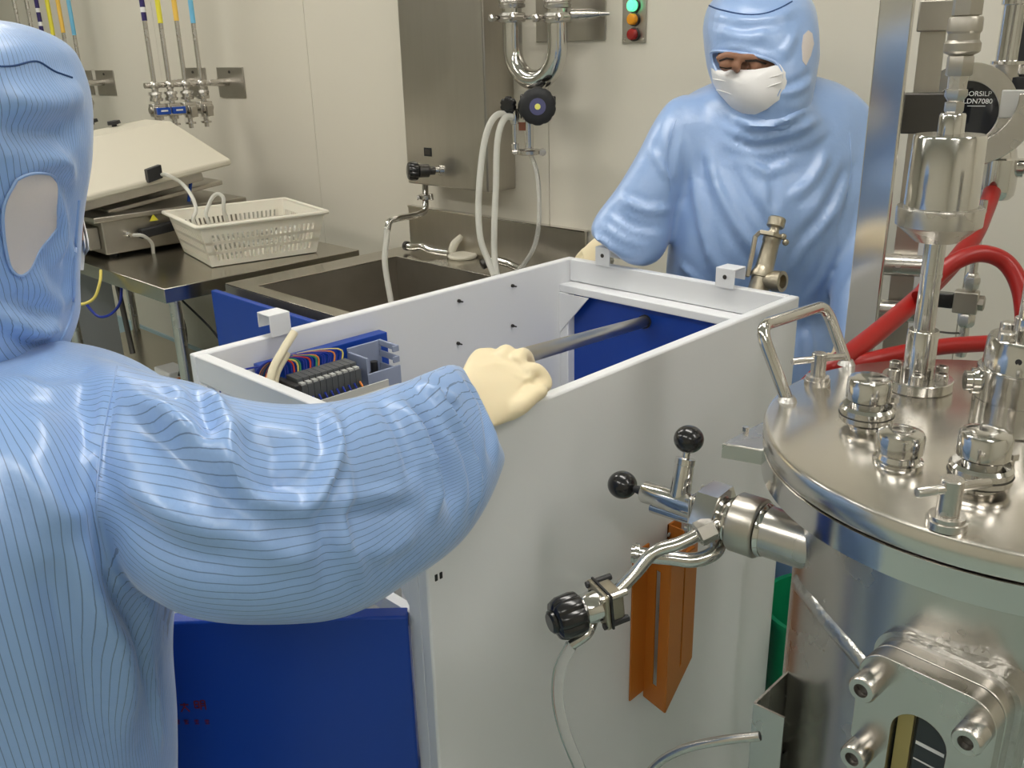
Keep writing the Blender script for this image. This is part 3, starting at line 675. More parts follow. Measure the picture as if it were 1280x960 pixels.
q = PD(1274, 210, 1.38); MB().cyl(q-xr_*.02, q+xr_*.05, .009).lathe(q-xr_*.006, xr_, [(0, .014), (.012, .014)], 20).build('side_pipe', 'steel_polished', vw)
lm = PD(1284, 100, 1.34)
lh = thing('inspection_lamp', V(lm[0], lm[1], lm[2]), 'black inspection lamp housing at the right edge above the viewer', 'lamp')
vlathe(MB(), lm, [(113, 24), (110, 25), (96, 25), (95, 20)]).build('base_ring', 'black_matte', lh)
vlathe(MB(), lm, [(95, 19), (92, 21), (80, 21), (76, 19)]).build('nut', 'steel', lh)
vlathe(MB(), lm, [(76, 22), (74, 24), (-30, 24)]).build('housing', 'black_matte', lh)
# needle valve on a thin rod below the viewer
nv = V(*PD(1216, 345, 1.36))
nvt = thing('needle_valve', nv, 'small steel needle valve with black lever on a thin vertical rod', 'valve')
vlathe(MB(), nv, [(346, 4.6), (250, 4.6)], 16).build('rod', 'steel', nvt)
vlathe(MB(), nv, [(364, 5), (360, 8.5), (350, 10), (346, 9.5), (345, 8), (341, 6.5)], 6).build('hex_nut', 'steel', nvt)
za_, zb_ = zat(nv, 391), zat(nv, 364)
MB().obox(V(nv[0], nv[1], (za_+zb_)/2)-xr_*.004, xr_*.017, fd*.012, UP*(zb_-za_)/2).build('body', 'steel_dull', nvt, bevel=.002)
MB().lathe(V(nv[0], nv[1], (za_+zb_)/2)+xr_*.012, xr_, [(0, .012), (.008, .012), (.010, .008)], 8).build('bonnet_nut', 'steel_dull', nvt)
q = V(nv[0], nv[1], (za_+zb_)/2)-xr_*.022
MB().obox(q-xr_*.012, xr_*.013, fd*.010, UP*.011).obox(q-xr_*.026, xr_*.004, fd*.008, UP*.008).build('lever', 'black_plastic', nvt, bevel=.002)
vlathe(MB(), nv, [(408, 8), (404, 10.5), (394, 10.5), (391, 8)], 6).build('hex_nut', 'steel', nvt)
vlathe(MB(), nv, [(445, 6), (440, 7), (407, 5)], 16).build('stub', 'steel', nvt)
z = zat(nv, 417); q = V(nv[0], nv[1], z)
MB().tube([q-xr_*.050-fd*.004, q-xr_*.045+fd*.004, q-xr_*.02+fd*.006, q-xr_*.006], .0016, 8).build('wire_loop', 'steel_dark', nvt)
# red hoses
MB().tube([PD(1240, 240, 1.37), PD(1232, 262, 1.35), PD(1214, 300, 1.30), PD(1172, 350, 1.25), PD(1112, 403, 1.18), PD(1060, 444, 1.13), PD(1022, 472, 1.12), PD(990, 510, 1.12), PD(990, 550, 1.08), PD(1015, 585, 1.03)], .0125, 18).build('red_hose', 'red_rubber', label='thick red hose running down from the pipe viewer behind the lid handle', cat='hose', group='red hoses')
MB().tube([PD(1150, 372, 1.19), PD(1168, 348, 1.20), PD(1196, 326, 1.20), PD(1228, 317, 1.20), PD(1258, 329, 1.20), PD(1276, 362, 1.19), PD(1281, 410, 1.18), PD(1279, 450, 1.18)], .0115, 18).build('red_hose', 'red_rubber', label='red hose arching beside the column and dropping at the right edge', cat='hose', group='red hoses')
MB().tube([PD(1040, 462, 1.13), PD(1085, 451, 1.13), PD(1130, 441, 1.14), PD(1180, 433, 1.15), PD(1240, 429, 1.16), PD(1300, 427, 1.16)], .0105, 18).build('red_hose', 'red_rubber', label='red hose lying level just behind the far edge of the lid', cat='hose', group='red hoses')

# safety valve behind the far corner of the housing
sb_ = PD(951, 352, 1.63); st_ = PD(972, 272, 1.63); sx = unit(st_-sb_); Lx = np.linalg.norm(st_-sb_)
sf = thing('safety_valve', sb_-UP*.05, 'bronze coloured safety valve with lifting lever behind the housing corner', 'valve')
kk = 1.63/F
MB().lathe(sb_, sx, [(t*Lx, r*kk) for t, r in ((-.25, 13), (.05, 13), (.06, 15), (.12, 15), (.2, 12), (.25, 11.5), (.60, 10.5), (.62, 11.5), (.72, 11.5), (.73, 8), (.80, 6), (.84, 6))], 28).build('body', 'steel_cast', sf)
MB().lathe(sb_, sx, [(.84*Lx, 9*kk), (.86*Lx, 11*kk), (.98*Lx, 11*kk), (Lx, 9.5*kk)], 24).build('cap', 'steel_cast', sf)
oq = sb_+sx*Lx*.02; od = unit(PD(978, 352, 1.60)-oq)
MB().lathe(oq, od, [(0, 10*kk), (18*kk, 11*kk), (18.5*kk, 13*kk), (30*kk, 13*kk), (30.2*kk, 8.5*kk), (22*kk, 8*kk)], 28).build('outlet', 'steel_cast', sf)
lv = [PD(978, 297, 1.62), PD(966, 293, 1.61), PD(950, 290, 1.62), PD(944, 296, 1.63), PD(940, 318, 1.63), PD(934, 345, 1.63)]
m = MB()
for a, b in zip(lv[:-1], lv[1:]): d = (b-a)/2; n = unit(np.cross(d, IMF)); m.obox((a+b)/2, d*1.08, n*.0036, IMF*.005)
m.build('lever', 'steel_cast', sf, bevel=.001)
for p in ((979, 296), (982, 303)): MB().ball(PD(*p, 1.615), .006, 12, 8).build('pivot', 'steel_cast', sf)
q = sb_*V(1, 1, 0); MB().cyl(q+UP*.0, sb_-sx*Lx*.2, .014).build('riser', 'steel', sf)

# green bin between housing and tank
gb = V(1.54, .66, .42)
gn = thing('green_bin', gb*V(1, 1, 0), 'round green plastic bin standing on the floor behind the tank', 'bin')
MB().lathe_closed(gb*V(1, 1, 0), UP, [(.0, .001), (.0, .098), (.42, .122), (.42, .118), (.006, .094), (.006, .001)], 40).build('tub', 'green_plastic', gn)
MB().ring(gb*V(1, 1, 0)+UP*.412, UP, .1175, .127, .012, 40).build('rim', 'green_plastic', gn)
# ================================================================== background along the back wall
# ---- sink
SZ = .85
sf_ = PZ(281, 354, SZ); sx0, sy1 = sf_[0], 2.478; sy0 = 1.685
bi = PZ(322, 357, SZ); bx0, by1 = bi[0], bi[1]; bx1 = WX-.17; by0 = sy0+.09
sk = thing('sink', ((sx0+WX)/2, (sy0+sy1)/2, 0), 'stainless steel wash sink with tall splashback against the cream wall', 'sink')
po = [(sx0, sy0), (WX-.02, sy0), (WX-.02, sy1), (sx0, sy1)]; pi2 = [(bx0, by0), (bx1, by0), (bx1, by1), (bx0, by1)]
P = [(x, y, SZ) for x, y in po]+[(x, y, SZ) for x, y in pi2]+[(x, y, SZ-.004) for x, y in po]+[(x, y, SZ-.004) for x, y in pi2]
Fc = []
for i in range(4):
    j = (i+1) % 4; Fc += [(i, j, 4+j, 4+i), (8+i, 12+i, 12+j, 8+j), (i, 8+i, 8+j, j), (4+i, 4+j, 12+j, 12+i)]
MB().add(P, Fc).build('rim', 'steel_table', sk, bevel=.0015)
m = MB(); D_ = .30
for lo, hi in (((bx0-.003, by0, SZ-D_), (bx0, by1, SZ-.0045)), ((bx1, by0, SZ-D_), (bx1+.003, by1, SZ-.0045)), ((bx0, by0-.003, SZ-D_), (bx1, by0, SZ-.0045)), ((bx0, by1, SZ-D_), (bx1, by1+.003, SZ-.0045)), ((bx0, by0, SZ-D_-.003), (bx1, by1, SZ-D_))): m.box(lo, hi)
m.build('basin', 'steel_dull', sk)
m = MB().box((sx0, sy0, SZ-.05), (sx0+.003, sy1, SZ-.0045)).box((sx0+.003, sy1-.003, SZ-.05), (WX-.025, sy1, SZ-.0045)).box((sx0+.003, sy0, SZ-.05), (WX-.025, sy0+.003, SZ-.0045)); m.build('apron', 'steel_dull', sk)
MB().box((WX-.020, sy0, SZ-.0045), (WX-.012, sy1, .984)).build('splashback', 'steel_brushed', sk)
MB().box((WX-.024, sy0, .984), (WX-.001, sy1, .988)).build('splashback_cap', 'steel_polished', sk)
for x in (sx0+.05, WX-.08):
    for y in (sy0+.05, sy1-.05): MB().cyl((x, y, 0), (x, y, SZ-.05), .019).build('leg', 'steel', sk)
def tap(pts, r, label):
    t = thing('swivel_spout', pts[-1], label, 'tap', 'spouts lying on the sink deck')
    MB().tube(pts, r, 12).build('bent_tube', 'steel_polished', t)
    e = unit(pts[0]-pts[1]); MB().lathe(pts[0], e, [(-.012, r*1.3), (.0, r*1.3), (.002, r*1.0)], 16).build('end_ring', 'steel_dark', t)
h = SZ+.022
tap([PZ(507, 307, h), PZ(517, 309, h), PZ(528, 308, h+.01), PZ(540, 313, h), PZ(560, 316, h-.006)], .012, 'short bent steel spout on the sink deck below the wall cabinet')
tap([PZ(602, 331, h), PZ(612, 326, h+.01), PZ(624, 326, h+.012), PZ(640, 331, h+.005), PZ(662, 341, h-.006)], .012, 'short bent steel spout on the sink deck under the hanging hoses')
q = PZ(578, 322, SZ+.001); m = MB().lathe(q, UP, [(0, .045), (.006, .048), (.012, .045)], 28); m.build('scrub_pad', 'pad_beige', label='round beige scrub pad lying on the sink deck', cat='pad')
q = PZ(563, 320, SZ+.001); MB().tube([q, q+V(.02, 0, .035), q+V(.045, -.01, .06)], [.012, .014, .010], 10).build('cloth_strip', 'pad_beige', label='small folded pale cloth strip beside the scrub pad', cat='cloth')

# ---- wall cabinet
zb = .0; cx = PY(610, 241, 1.977); xf = cx[0]; zb = cx[2]; yl = PX(510, 232, xf)[1]; yr = 1.977
cb_ = thing('wall_cabinet', (1.95, (yl+yr)/2, zb), 'tall stainless steel wall cabinet above the sink', 'cabinet')
MB().box((xf+.003, yr, zb), (WX-.001, yl, 2.25)).build('body', 'steel_brushed', cb_, bevel=.003)
MB().box((xf, yr+.004, zb+.004), (xf+.0028, yl-.004, 2.246)).build('door', 'steel_brushed', cb_, bevel=.001)
q = PX(535, 190, xf); MB().obox(q-V(.001, 0, 0), (.0012, 0, 0), (0, .017, 0), (0, 0, .013)).build('label_plate', 'black_matte', cb_)
MB().obox(q-V(.0024, 0, 0), (.0004, 0, 0), (0, .012, 0), (0, 0, .008)).build('label_print', 'steel_dark', cb_)
q = PX(551, 213, xf); kd = unit(PX(512, 214, xf-.09)-q)
kn = thing('cabinet_valve', q, 'black knob valve sticking out of the steel wall cabinet front', 'valve')
Lk = np.linalg.norm(PX(512, 214, xf-.09)-q)
MB().lathe(q-kd*.012, kd, [(0, .016), (.018, .016), (.02, .010), (.03, .010)], 20).build('ferrule', 'steel_polished', kn)
MB().lathe(q, kd, [(.02, .013), (.036, .013), (.04, .020), (.07, .020)], 20).build('bonnet', 'steel_dark', kn)
MB().star_knob(q+kd*.072, kd, .029, .034, 8, .1).build('hand_knob', 'black_plastic', kn)
a = V(xf+.07, PX(532, 240, xf+.07)[1], zb); dsp = proj(a)[2]
wsp = thing('wash_spout', a, 'bent steel wash spout hanging under the wall cabinet', 'spout')
pts = [a, PD(532, 258, dsp), PD(528, 266, dsp-.01), PD(514, 270, dsp-.03), PD(497, 273, dsp-.08), PD(487, 277, dsp-.1), PD(484, 288, dsp-.11)]
MB().tube(pts, .0105, 14).build('pipe', 'steel_polished', wsp)
m = MB().lathe(PD(532, 246, dsp), UP, [(-.008, .019), (-.006, .022), (.006, .022), (.008, .019)], 24); q = PD(523, 247, dsp-.02); m.cyl(q-IMR*.004, q+IMR*.004, .008).cyl(PD(539, 243, dsp-.02), PD(540, 250, dsp-.02), .006).build('clamp', 'steel', wsp)
MB().tube([PD(484, 284, dsp-.11), PD(483, 300, dsp-.11), PD(481, 325, dsp-.12), PD(484, 350, dsp-.13), PD(489, 378, dsp-.14), PD(492, 400, dsp-.14)], .0095, 12).build('spout_hose', 'milky_tube', label='short milky hose hanging from the wash spout into the sink', cat='hose')

# ---- U-shaped product pipe and its valves
ux = 1.93; L0, R0 = PX(641, 60, ux), PX(697, 60, ux); ur = abs(L0[1]-R0[1])/2; uc = (L0+R0)/2; rt = .0268
up = thing('u_bend_pipe', V(ux, uc[1], uc[2]-ur), 'shiny U shaped steel pipe with clamp joints on the wall', 'pipe')
pts = [V(ux, L0[1], 2.3), V(ux, L0[1], uc[2]+.02)]+[V(ux, uc[1]+ur*math.cos(a), uc[2]-ur*math.sin(a)) for a in np.linspace(0, math.pi, 18)]+[V(ux, R0[1], uc[2]+.02), V(ux, R0[1], 2.3)]
MB().tube(pts, rt, 24, 0).build('tube', 'steel_polished', up)
for yy, px in ((L0[1], 641), (R0[1], 697)):
    for row in (22, 4):
        z = zat((ux, yy), row)
        MB().lathe((ux, yy, z), UP, [(-.013, .031), (-.011, .036), (-.004, .037), (-.002, .034), (.002, .034), (.004, .037), (.011, .036), (.013, .031)], 32).build('clamp', 'steel', up)
    z = zat((ux, yy), 22)
    for sg_ in (1, -1):
        q = V(ux-.02, yy+sg_*.040, z); MB().cyl(q-V(.012, 0, 0), q+V(.016, 0, 0), .008, n=12).lathe(q-V(.014, 0, 0), (-1, 0, 0), [(0, .011), (.01, .011), (.014, .007)], 6).build('wing_bolt', 'steel', up)
z = zat((ux, R0[1]), 19)
MB().tube([V(ux+.02, L0[1], z), V(ux+.035, uc[1], z), V(ux+.02, R0[1], z)], .006, 8).build('tie_rod', 'steel', up)
MB().lathe((ux+.02, R0[1]-.03, z), V(.09, -.13, 0), [(0, .014), (.05, .012), (.10, .004)], 16).build('support_arm', 'steel', up)
pa, pb = PX(671, 52, WX-.003), PX(757, 50, WX-.003)
MB().box((WX-.006, pb[1], pb[2]), (WX-.001, pa[1], 1.78)).build('wall_plate', 'steel_brushed', bevel=.001, label='square steel wall plate behind the U shaped pipe', cat='plate', group='steel wall plates')
vc = V(ux, uc[1], uc[2]-ur-rt); st = zat(vc, 148)
dv2 = thing('drain_valve', vc, 'steel drain valve with a big round black knob under the U pipe', 'valve')
MB().cyl((ux, vc[1], vc[2]+.01), (ux, vc[1], vc[2]-.035), .0155).build('stub', 'steel_polished', dv2)
d0 = proj(vc)[2]; kc = PD(672, 133, d0-.06); face = unit(CAM-kc)*V(1, 1, .25); face = unit(face)
bc_ = PD(664, 133, d0)
MB().obox(bc_, IMR*.030, face*.025, UP*.032).build('body', 'steel_dark', dv2, bevel=.004)
MB().lathe(bc_+face*.01, face, [(0, .034), (.03, .036), (.032, .030)], 28).build('bonnet', 'black_matte', dv2)
MB().star_knob(kc-face*.012, face, .050, .030, 10, .04, 80).build('hand_knob', 'black_matte', dv2)
MB().lathe(kc+face*.016, face, [(0, .022), (.004, .022)], 28).build('knob_face', 'knob_face', dv2)
MB().lathe(kc+face*.020, face, [(0, .008), (.004, .007)], 18).build('position_button', 'knob_lens', dv2)
q = PD(689, 126, d0-.01); MB().obox(q, IMR*.012, face*.02, UP*.012).build('bolt_block', 'black_matte', dv2, bevel=.002)
vlathe(MB(), PD(661, 160, d0), [(188, 6), (150, 6), (149, 9), (140, 9)], 20).build('outlet_tube', 'steel_polished', dv2)
q = PD(661, 190, d0); MB().lathe(q, UP, [(-.007, .028), (-.004, .033), (.004, .033), (.007, .028)], 28).cyl(q-IMR*.045, q+IMR*.045, .007).lathe(q+IMR*.038-face*.005, face, [(0, .010), (.02, .010)], 8).build('clamp', 'steel', dv2)
q = PD(637, 131, d0-.04)
m = MB().star_knob(q, unit(face-IMR*.4), .023, .020, 6, .16).build('small_knob', 'black_plastic', dv2)
q2 = PD(643, 150, d0-.02); MB().lathe(q2+UP*.03, -UP, [(0, .010), (.02, .014), (.04, .012), (.042, .006), (.09, .006), (.092, .010), (.11, .010)], 16).build('sample_tap', 'steel_polished', dv2)
q = PD(653, 158, d0-.01); MB().obox(q, IMR*.010, face*.001, UP*.011).build('tag', 'copper_tag', dv2)
MB().tube([PD(632, 142, d0-.04), PD(621, 144, d0-.05), PD(612, 156, d0-.06), PD(605, 180, d0-.06), PD(600, 220, d0-.06), PD(598, 265, d0-.06), PD(601, 300, d0-.06), PD(610, 325, d0-.06), PD(618, 345, d0-.07)], .0088, 12).build('sample_hose', 'milky_tube', label='left of two milky hoses hanging from the drain valve', cat='hose', group='milky sample hoses')
MB().tube([PD(640, 146, d0-.04), PD(632, 147, d0-.05), PD(625, 160, d0-.06), PD(621, 185, d0-.06), PD(620, 230, d0-.06), PD(618, 280, d0-.06), PD(618, 320, d0-.06), PD(622, 350, d0-.07)], .0088, 12).build('sample_hose', 'milky_tube', label='right of two milky hoses hanging from the drain valve', cat='hose', group='milky sample hoses')
MB().tube([PD(663, 192, d0), PD(671, 215, d0-.01), PD(674, 250, d0-.02), PD(673, 285, d0-.03), PD(667, 310, d0-.05), PD(655, 330, d0-.1), PD(640, 345, d0-.12)], .0062, 12).build('drain_hose', 'clear_tube', label='thin clear hose curving down from the drain valve clamp', cat='hose')

# ---- signal panel with three lamps
sa, sb2 = PX(779, 54, WX), PX(808, 54, WX)
sp = thing('signal_panel', V(WX, (sa[1]+sb2[1])/2, sa[2]), 'steel signal plate with green amber and red lamps on the wall', 'signal panel')
MB().box((WX-.005, sb2[1], sa[2]), (WX-.0005, sa[1], sa[2]+.21)).build('plate', 'steel_brushed', sp, bevel=.001)
for row, mt, nm in ((7, 'lamp_green', 'green_lamp'), (24, 'lamp_amber', 'amber_lamp'), (43, 'lamp_red', 'red_lamp')):
    q = PX(793, row, WX-.006)
    o = MB().lathe(q, (-1, 0, 0), [(0, .017), (.004, .017), (.0045, .0145)], 28).build('bezel', 'steel_dark', sp)
    MB().lathe(q-V(.0046, 0, 0), (-1, 0, 0), [(0, .0140), (.010, .0140), (.013, .0115), (.014, .005)], 28).build(nm, mt, o)
for yy in (sa[1]-.008, sb2[1]+.008): MB().lathe((WX-.005, yy, sa[2]+.008), (-1, 0, 0), [(0, .0035), (.002, .003)], 10).build('screw', 'steel', sp)

# ---- utility drops on cantilever brackets
def valve_cluster(c, t, blue):
    MB().lathe(c, -UP, [(0, .012), (.012, .012), (.0125, .024), (.022, .026), (.023, .020), (.034, .020), (.035, .026), (.046, .024), (.047, .012), (.056, .012)], 16).build('union', 'steel', t)
    MB().obox(c-UP*.080, (.027, 0, 0), (0, .020, 0), (0, 0, .024)).obox(c-UP*.080, (.018, 0, 0), (0, .034, 0), (0, 0, .013)).build('valve_body', 'steel', t, bevel=.003)
    MB().cyl(c-UP*.080-V(.034, 0, 0), c-UP*.080+V(.034, 0, 0), .013, n=14).build('side_port', 'steel_dull', t)
    if blue:
        h = c-UP*.082-V(.0, .044, 0)
        o = MB().obox(h+V(.002, 0, 0), (.027, 0, 0), (0, .007, 0), (0, 0, .013)).build('lever', 'valve_blue', t, bevel=.002)
        MB().obox(h+V(.002, -.0074, .001), (.014, 0, 0), (0, .0005, 0), (0, 0, .003)).build('lever_print', 'print_white', o)
    else: MB().obox(c-UP*.092-V(.0, .04, 0), (.013, 0, 0), (0, .007, 0), (0, 0, .020)).build('lever', 'steel_dull', t, bevel=.002)
    MB().lathe(c-UP*.104, -UP, [(0, .018), (.012, .018), (.013, .010), (.028, .010), (.029, .021), (.036, .021), (.037, .009), (.052, .009)], 16).build('hose_tail', 'steel', t)
def drops(Yb, pxs, row, cols, blues, where, grp, plates, label_row):
    zb_ = PY(pxs[0], row, Yb)[2]
    xs = [PY(p, row, Yb)[0] for p in pxs]
    nm = {'label_navy': 'navy banded', 'label_yellow': 'yellow banded', 'label_orange': 'orange banded', 'label_sky': 'sky blue banded', None: 'plain'}
    seen = {}
    for i, (x, c, b) in enumerate(zip(xs, cols, blues)):
        k = seen.get(c, 0); seen[c] = k+1
        t = thing('utility_pipe', (x, Yb, zb_), 'thin %s steel supply pipe %s%s' % (nm[c], where, (', outermost' if k == 0 else ', second') if c is None else ''), 'pipe', grp)
        MB().cyl((x, Yb, zb_-.01), (x, Yb, CEIL-.002), .0088, n=14).build('tube', 'steel', t)
        MB().ball((x, Yb, zb_), .018, 14, 8).build('pipe_clip', 'steel', t)
        if c:
            zl = zat((x, Yb), label_row+(i % 2)*3)
            MB().lathe((x, Yb, zl), UP, [(0, .0098), (.30, .0098)], 14).build('colour_band', c, t)
            if c == 'label_navy':
                for dz in (.03, .09): MB().lathe((x, Yb, zl+dz), UP, [(0, .0101), (.018, .0101)], 14).build('white_ring', 'label_white', t)
        valve_cluster(V(x, Yb, zb_-.012), t, b)
    for j, (py_, nme) in enumerate(plates):
        y = Yb+py_; zz = zb_+.0
        t = thing('pipe_bracket', (WX, y, zz), nme, 'bracket', 'steel pipe brackets')
        MB().box((WX-.005, y-.105, zz-.06), (WX-.0005, y+.105, zz+.058)).build('wall_plate', 'steel_dull', t, bevel=.001)
        MB().cyl((xs[0]-.03 if j == 0 else WX-.12, y+(.021 if j == 0 else 0), zz), (WX-.004, y+(.021 if j == 0 else 0), zz), .0105, n=16).build('arm', 'steel', t)
        MB().lathe((WX-.09, y+.02, zz), (1, 0, 0), [(0, .013), (.085, .015)], 12).build('socket', 'steel', t)
        MB().lathe((WX-.005, y, zz+.04), (-1, 0, 0), [(0, .006), (.004, .006)], 6).build('bolt', 'steel_dark', t)
drops(3.60, (193, 212, 232, 252), 107, ['label_navy', 'label_yellow', 'label_orange', 'label_sky'], [1, 1, 0, 0], 'in the right hand row above the white hood', 'supply pipes above the white hood',
      [(.0, 'steel pipe bracket on the wall right of the supply pipes'), (.31, 'steel pipe bracket on the wall half hidden behind the supply pipe valves')], 26)
drops(4.83, (38, 53, 65, 78, 91, 104), 107, [None, None, 'label_navy', 'label_yellow', 'label_orange', 'label_sky'], [0]*6, 'in the far row beside the worker\'s hood', 'far row of supply pipes',
      [(.0, 'steel pipe bracket on the wall at the end of the far pipe row'), (.26, 'steel pipe bracket on the wall beside the head of the reaching worker')], 41)
q = PX(76, 78, WX); MB().box((WX-.005, q[1]-.05, q[2]-.03), (WX-.0005, q[1]+.05, q[2]+.03)).build('wall_plate', 'steel_brushed', label='small steel wall plate behind the far row of supply pipes', cat='plate', group='steel wall plates')

# ---- work table
TZ = .85; tx0, tx1, ty0, ty1 = 1.140, 1.845, 2.555, 4.45
tbt = thing('work_table', ((tx0+tx1)/2, (ty0+ty1)/2, 0), 'long stainless steel work table with lower shelf', 'table')
MB().box((tx0, ty0, TZ-.045), (tx1, ty1, TZ)).build('table_top', 'steel_table', tbt, bevel=.002)
for x in (tx0+.06, tx1-.06):
    for y in (ty0+.07, (ty0+ty1)/2, ty1-.07): MB().cyl((x, y, 0), (x, y, TZ-.045), .0185).build('leg', 'steel', tbt)
MB().box((tx0+.03, ty0+.05, .20), (tx1-.03, ty1-.05, .225)).build('shelf', 'steel_table', tbt, bevel=.002)

# ---- heater with raised white hood
bx0_, bx1_, byf, byb, bz = 1.215, 1.72, 3.12, 3.75, .975
ht = thing('sealing_machine', ((bx0_+bx1_)/2, (byf+byb)/2, TZ), 'steel bench machine with a raised white sloping hood on the table', 'machine')
MB().box((bx0_, byf, TZ+.012), (bx1_, byb, bz)).build('base', 'steel_dull', ht, bevel=.004)
MB().box((bx0_-.03, byf-.02, bz), (bx1_+.03, byb+.02, bz+.018)).build('deck', 'steel_dull', ht, bevel=.003)
for x in (bx0_+.04, bx1_-.04):
    for y in (byf+.04, byb-.04): MB().cyl((x, y, TZ), (x, y, TZ+.012), .015, n=12).build('foot', 'black_matte', ht)
MB().box((bx0_-.04, byf+.03, TZ+.03), (bx0_-.001, byf+.20, bz-.02)).build('side_box', 'steel_dull', ht, bevel=.003)
MB().box((bx0_-.046, byf+.05, TZ+.05), (bx0_-.041, byf+.12, bz-.04)).build('socket_panel', 'black_matte', ht, bevel=.001)
MB().box((bx0_-.046, byf+.15, TZ+.05), (bx0_-.041, byf+.19, bz-.04)).build('switch', 'led_green', ht, bevel=.001)
q = PY(158, 292, byf); MB().lathe(q, (0, -1, 0), [(0, .012), (.02, .010), (.021, .006), (.05, .006)], 14).build('inlet', 'steel_polished', ht)
MB().tube([q+V(.0, -.045, 0), q+V(.03, -.06, -.005), q+V(.06, -.05, -.035), q+V(.065, -.04, -.075)], .006, 10).build('inlet_hose', 'milky_tube', ht)
q = PY(180, 289, byf); MB().obox(q+V(.06, -.02, .004), (.085, 0, .008), (0, .015, 0), (0, 0, .016)).build('handle', 'black_matte', ht, bevel=.004)
q = PY(192, 273, byf-.021); MB().prism([q+V(-.016, 0, -.008), q+V(.016, 0, -.008), q+V(0, 0, .014)], (0, -.001, 0)).build('warning_sticker', 'label_yellow', ht)
FR, FL = PY(290, 206, 3.08), PY(100, 255, 3.08); tl_ = unit(FR-FL); FLx = FR-tl_*.80; up_ = unit(np.cross(V(0, -1, 0), tl_)); up_ = up_ if up_[2] > 0 else -up_
TFR = PY(213, 151, 3.36); h_ = np.dot(TFR-FR, up_); a_ = -np.dot(TFR-FR, tl_)
def hp_(s_, y_, hh): return FR-tl_*s_+V(0, y_, 0)+up_*hh
DY = .62
hd = MB()
bot = [hp_(0, 0, 0), hp_(.80, 0, 0), hp_(.80, DY, 0), hp_(0, DY, 0)]; rim_ = [p+up_*.02 for p in bot]
top = [hp_(a_, .28, h_), hp_(.80-a_*.6, .28, h_), hp_(.80-a_*.6, DY-.14, h_), hp_(a_, DY-.14, h_)]
hd.add(bot+rim_+top, [(3, 2, 1, 0), (0, 1, 5, 4), (1, 2, 6, 5), (2, 3, 7, 6), (3, 0, 4, 7), (4, 5, 9, 8), (5, 6, 10, 9), (6, 7, 11, 10), (7, 4, 8, 11), (8, 9, 10, 11)])
o = hd.build('hood', 'hood_white', ht, bevel=.006, smooth=True, angle=20, label='white sloping hood tilted open')
for px, py in ((143, 158), (115, 156)):
    r_ = ray(px, py); q = CAM+r_*(np.dot(TFR-CAM, up_)/np.dot(r_, up_))
    MB().lathe(q, up_, [(0, .010), (.008, .010), (.0085, .026), (.02, .024)], 5).build('latch_knob', 'black_matte', o)
MB().obox(hp_(.43, .31, -.018), tl_*.33, (0, .27, 0), up_*.017).build('hood_tray', 'steel_brushed', ht, bevel=.003)
for y in (.10, .5): a = hp_(.12, y, -.035); MB().cyl(a, V(a[0]-.02, a[1], bz+.018), .006, n=10).build('gas_strut', 'valve_blue', ht)
MB().obox(V((bx0_+bx1_)/2+.02, byf+.30, bz+.045), unit(V(1, 0, .12))*.22, (0, .24, 0), (0, 0, .008)).build('inner_plate', 'steel_brushed', ht, bevel=.003)
cl = PY(192, 217, 3.075); MB().obox(cl, (.026, 0, .006), (0, .012, 0), (0, 0, .022)).build('tube_clip', 'black_matte', ht, bevel=.002)
tb0_ = cl+V(.02, -.02, -.004)
# ---- basket with tubing
BZ = TZ+.003; b0 = V(1.375, 2.705, BZ); ex = unit(V(.375, -.075, 0)); ey = V(-ex[1], ex[0], 0); BL, BW, BH = .355, .31, .135
bk_ = thing('plastic_basket', b0+ex*BL/2+ey*BW/2, 'white slotted plastic basket full of clear tubing on the steel table', 'basket')
fl = .030
def bpt(u, v, h):   # u,v in 0..1 at bottom, flared by height
    k = h/BH*fl; return b0+ex*(-k+u*(BL+2*k))+ey*(-k+v*(BW+2*k))+UP*h
MB().prism([bpt(0, 0, 0), bpt(1, 0, 0), bpt(1, 1, 0), bpt(0, 1, 0)], (0, 0, .003)).build('bottom', 'basket_plastic', bk_)
def wall_side(fa, ncol, name):
    m = MB(); t = .0028
    bands = [(0, .018), (.040, .050), (.072, .082), (.104, .135)]
    def quad(u0, u1, h0, h1):
        pts = [fa(u0, h0), fa(u1, h0), fa(u1, h1), fa(u0, h1)]; n = unit(np.cross(pts[1]-pts[0], pts[3]-pts[0])); m.prism(pts, n*t)
    for h0, h1 in bands: quad(0, 1, h0, h1)
    for k in range(ncol+1):
        u = .06+.88*k/ncol; quad(u-.011 if ncol > 14 else u-.013, u+.011 if ncol > 14 else u+.013, .018, .104)
    quad(0, .06, .018, .104); quad(.94, 1, .018, .104)
    m.build(name, 'basket_plastic', bk_, smooth=False)
wall_side(lambda u, h: bpt(u, 0, h), 22, 'slotted_wall'); wall_side(lambda u, h: bpt(u, 1, h), 22, 'slotted_wall')
wall_side(lambda u, h: bpt(0, u, h), 18, 'slotted_wall'); wall_side(lambda u, h: bpt(1, u, h), 18, 'slotted_wall')
rimp = []
for cu, cvv, a0 in ((1, 1, 0), (0, 1, 90), (0, 0, 180), (1, 0, 270)):
    c_ = bpt(cu, cvv, BH)
    for k in range(5): a = math.radians(a0+22.5*k); rimp.append(c_+(ex*math.cos(a)+ey*math.sin(a))*.012)
rimp = rimp+rimp[:1]
MB().tube([p for p in rimp], .0062, 10, 0, False).build('rim', 'basket_plastic', bk_)
rng = random.Random(3)
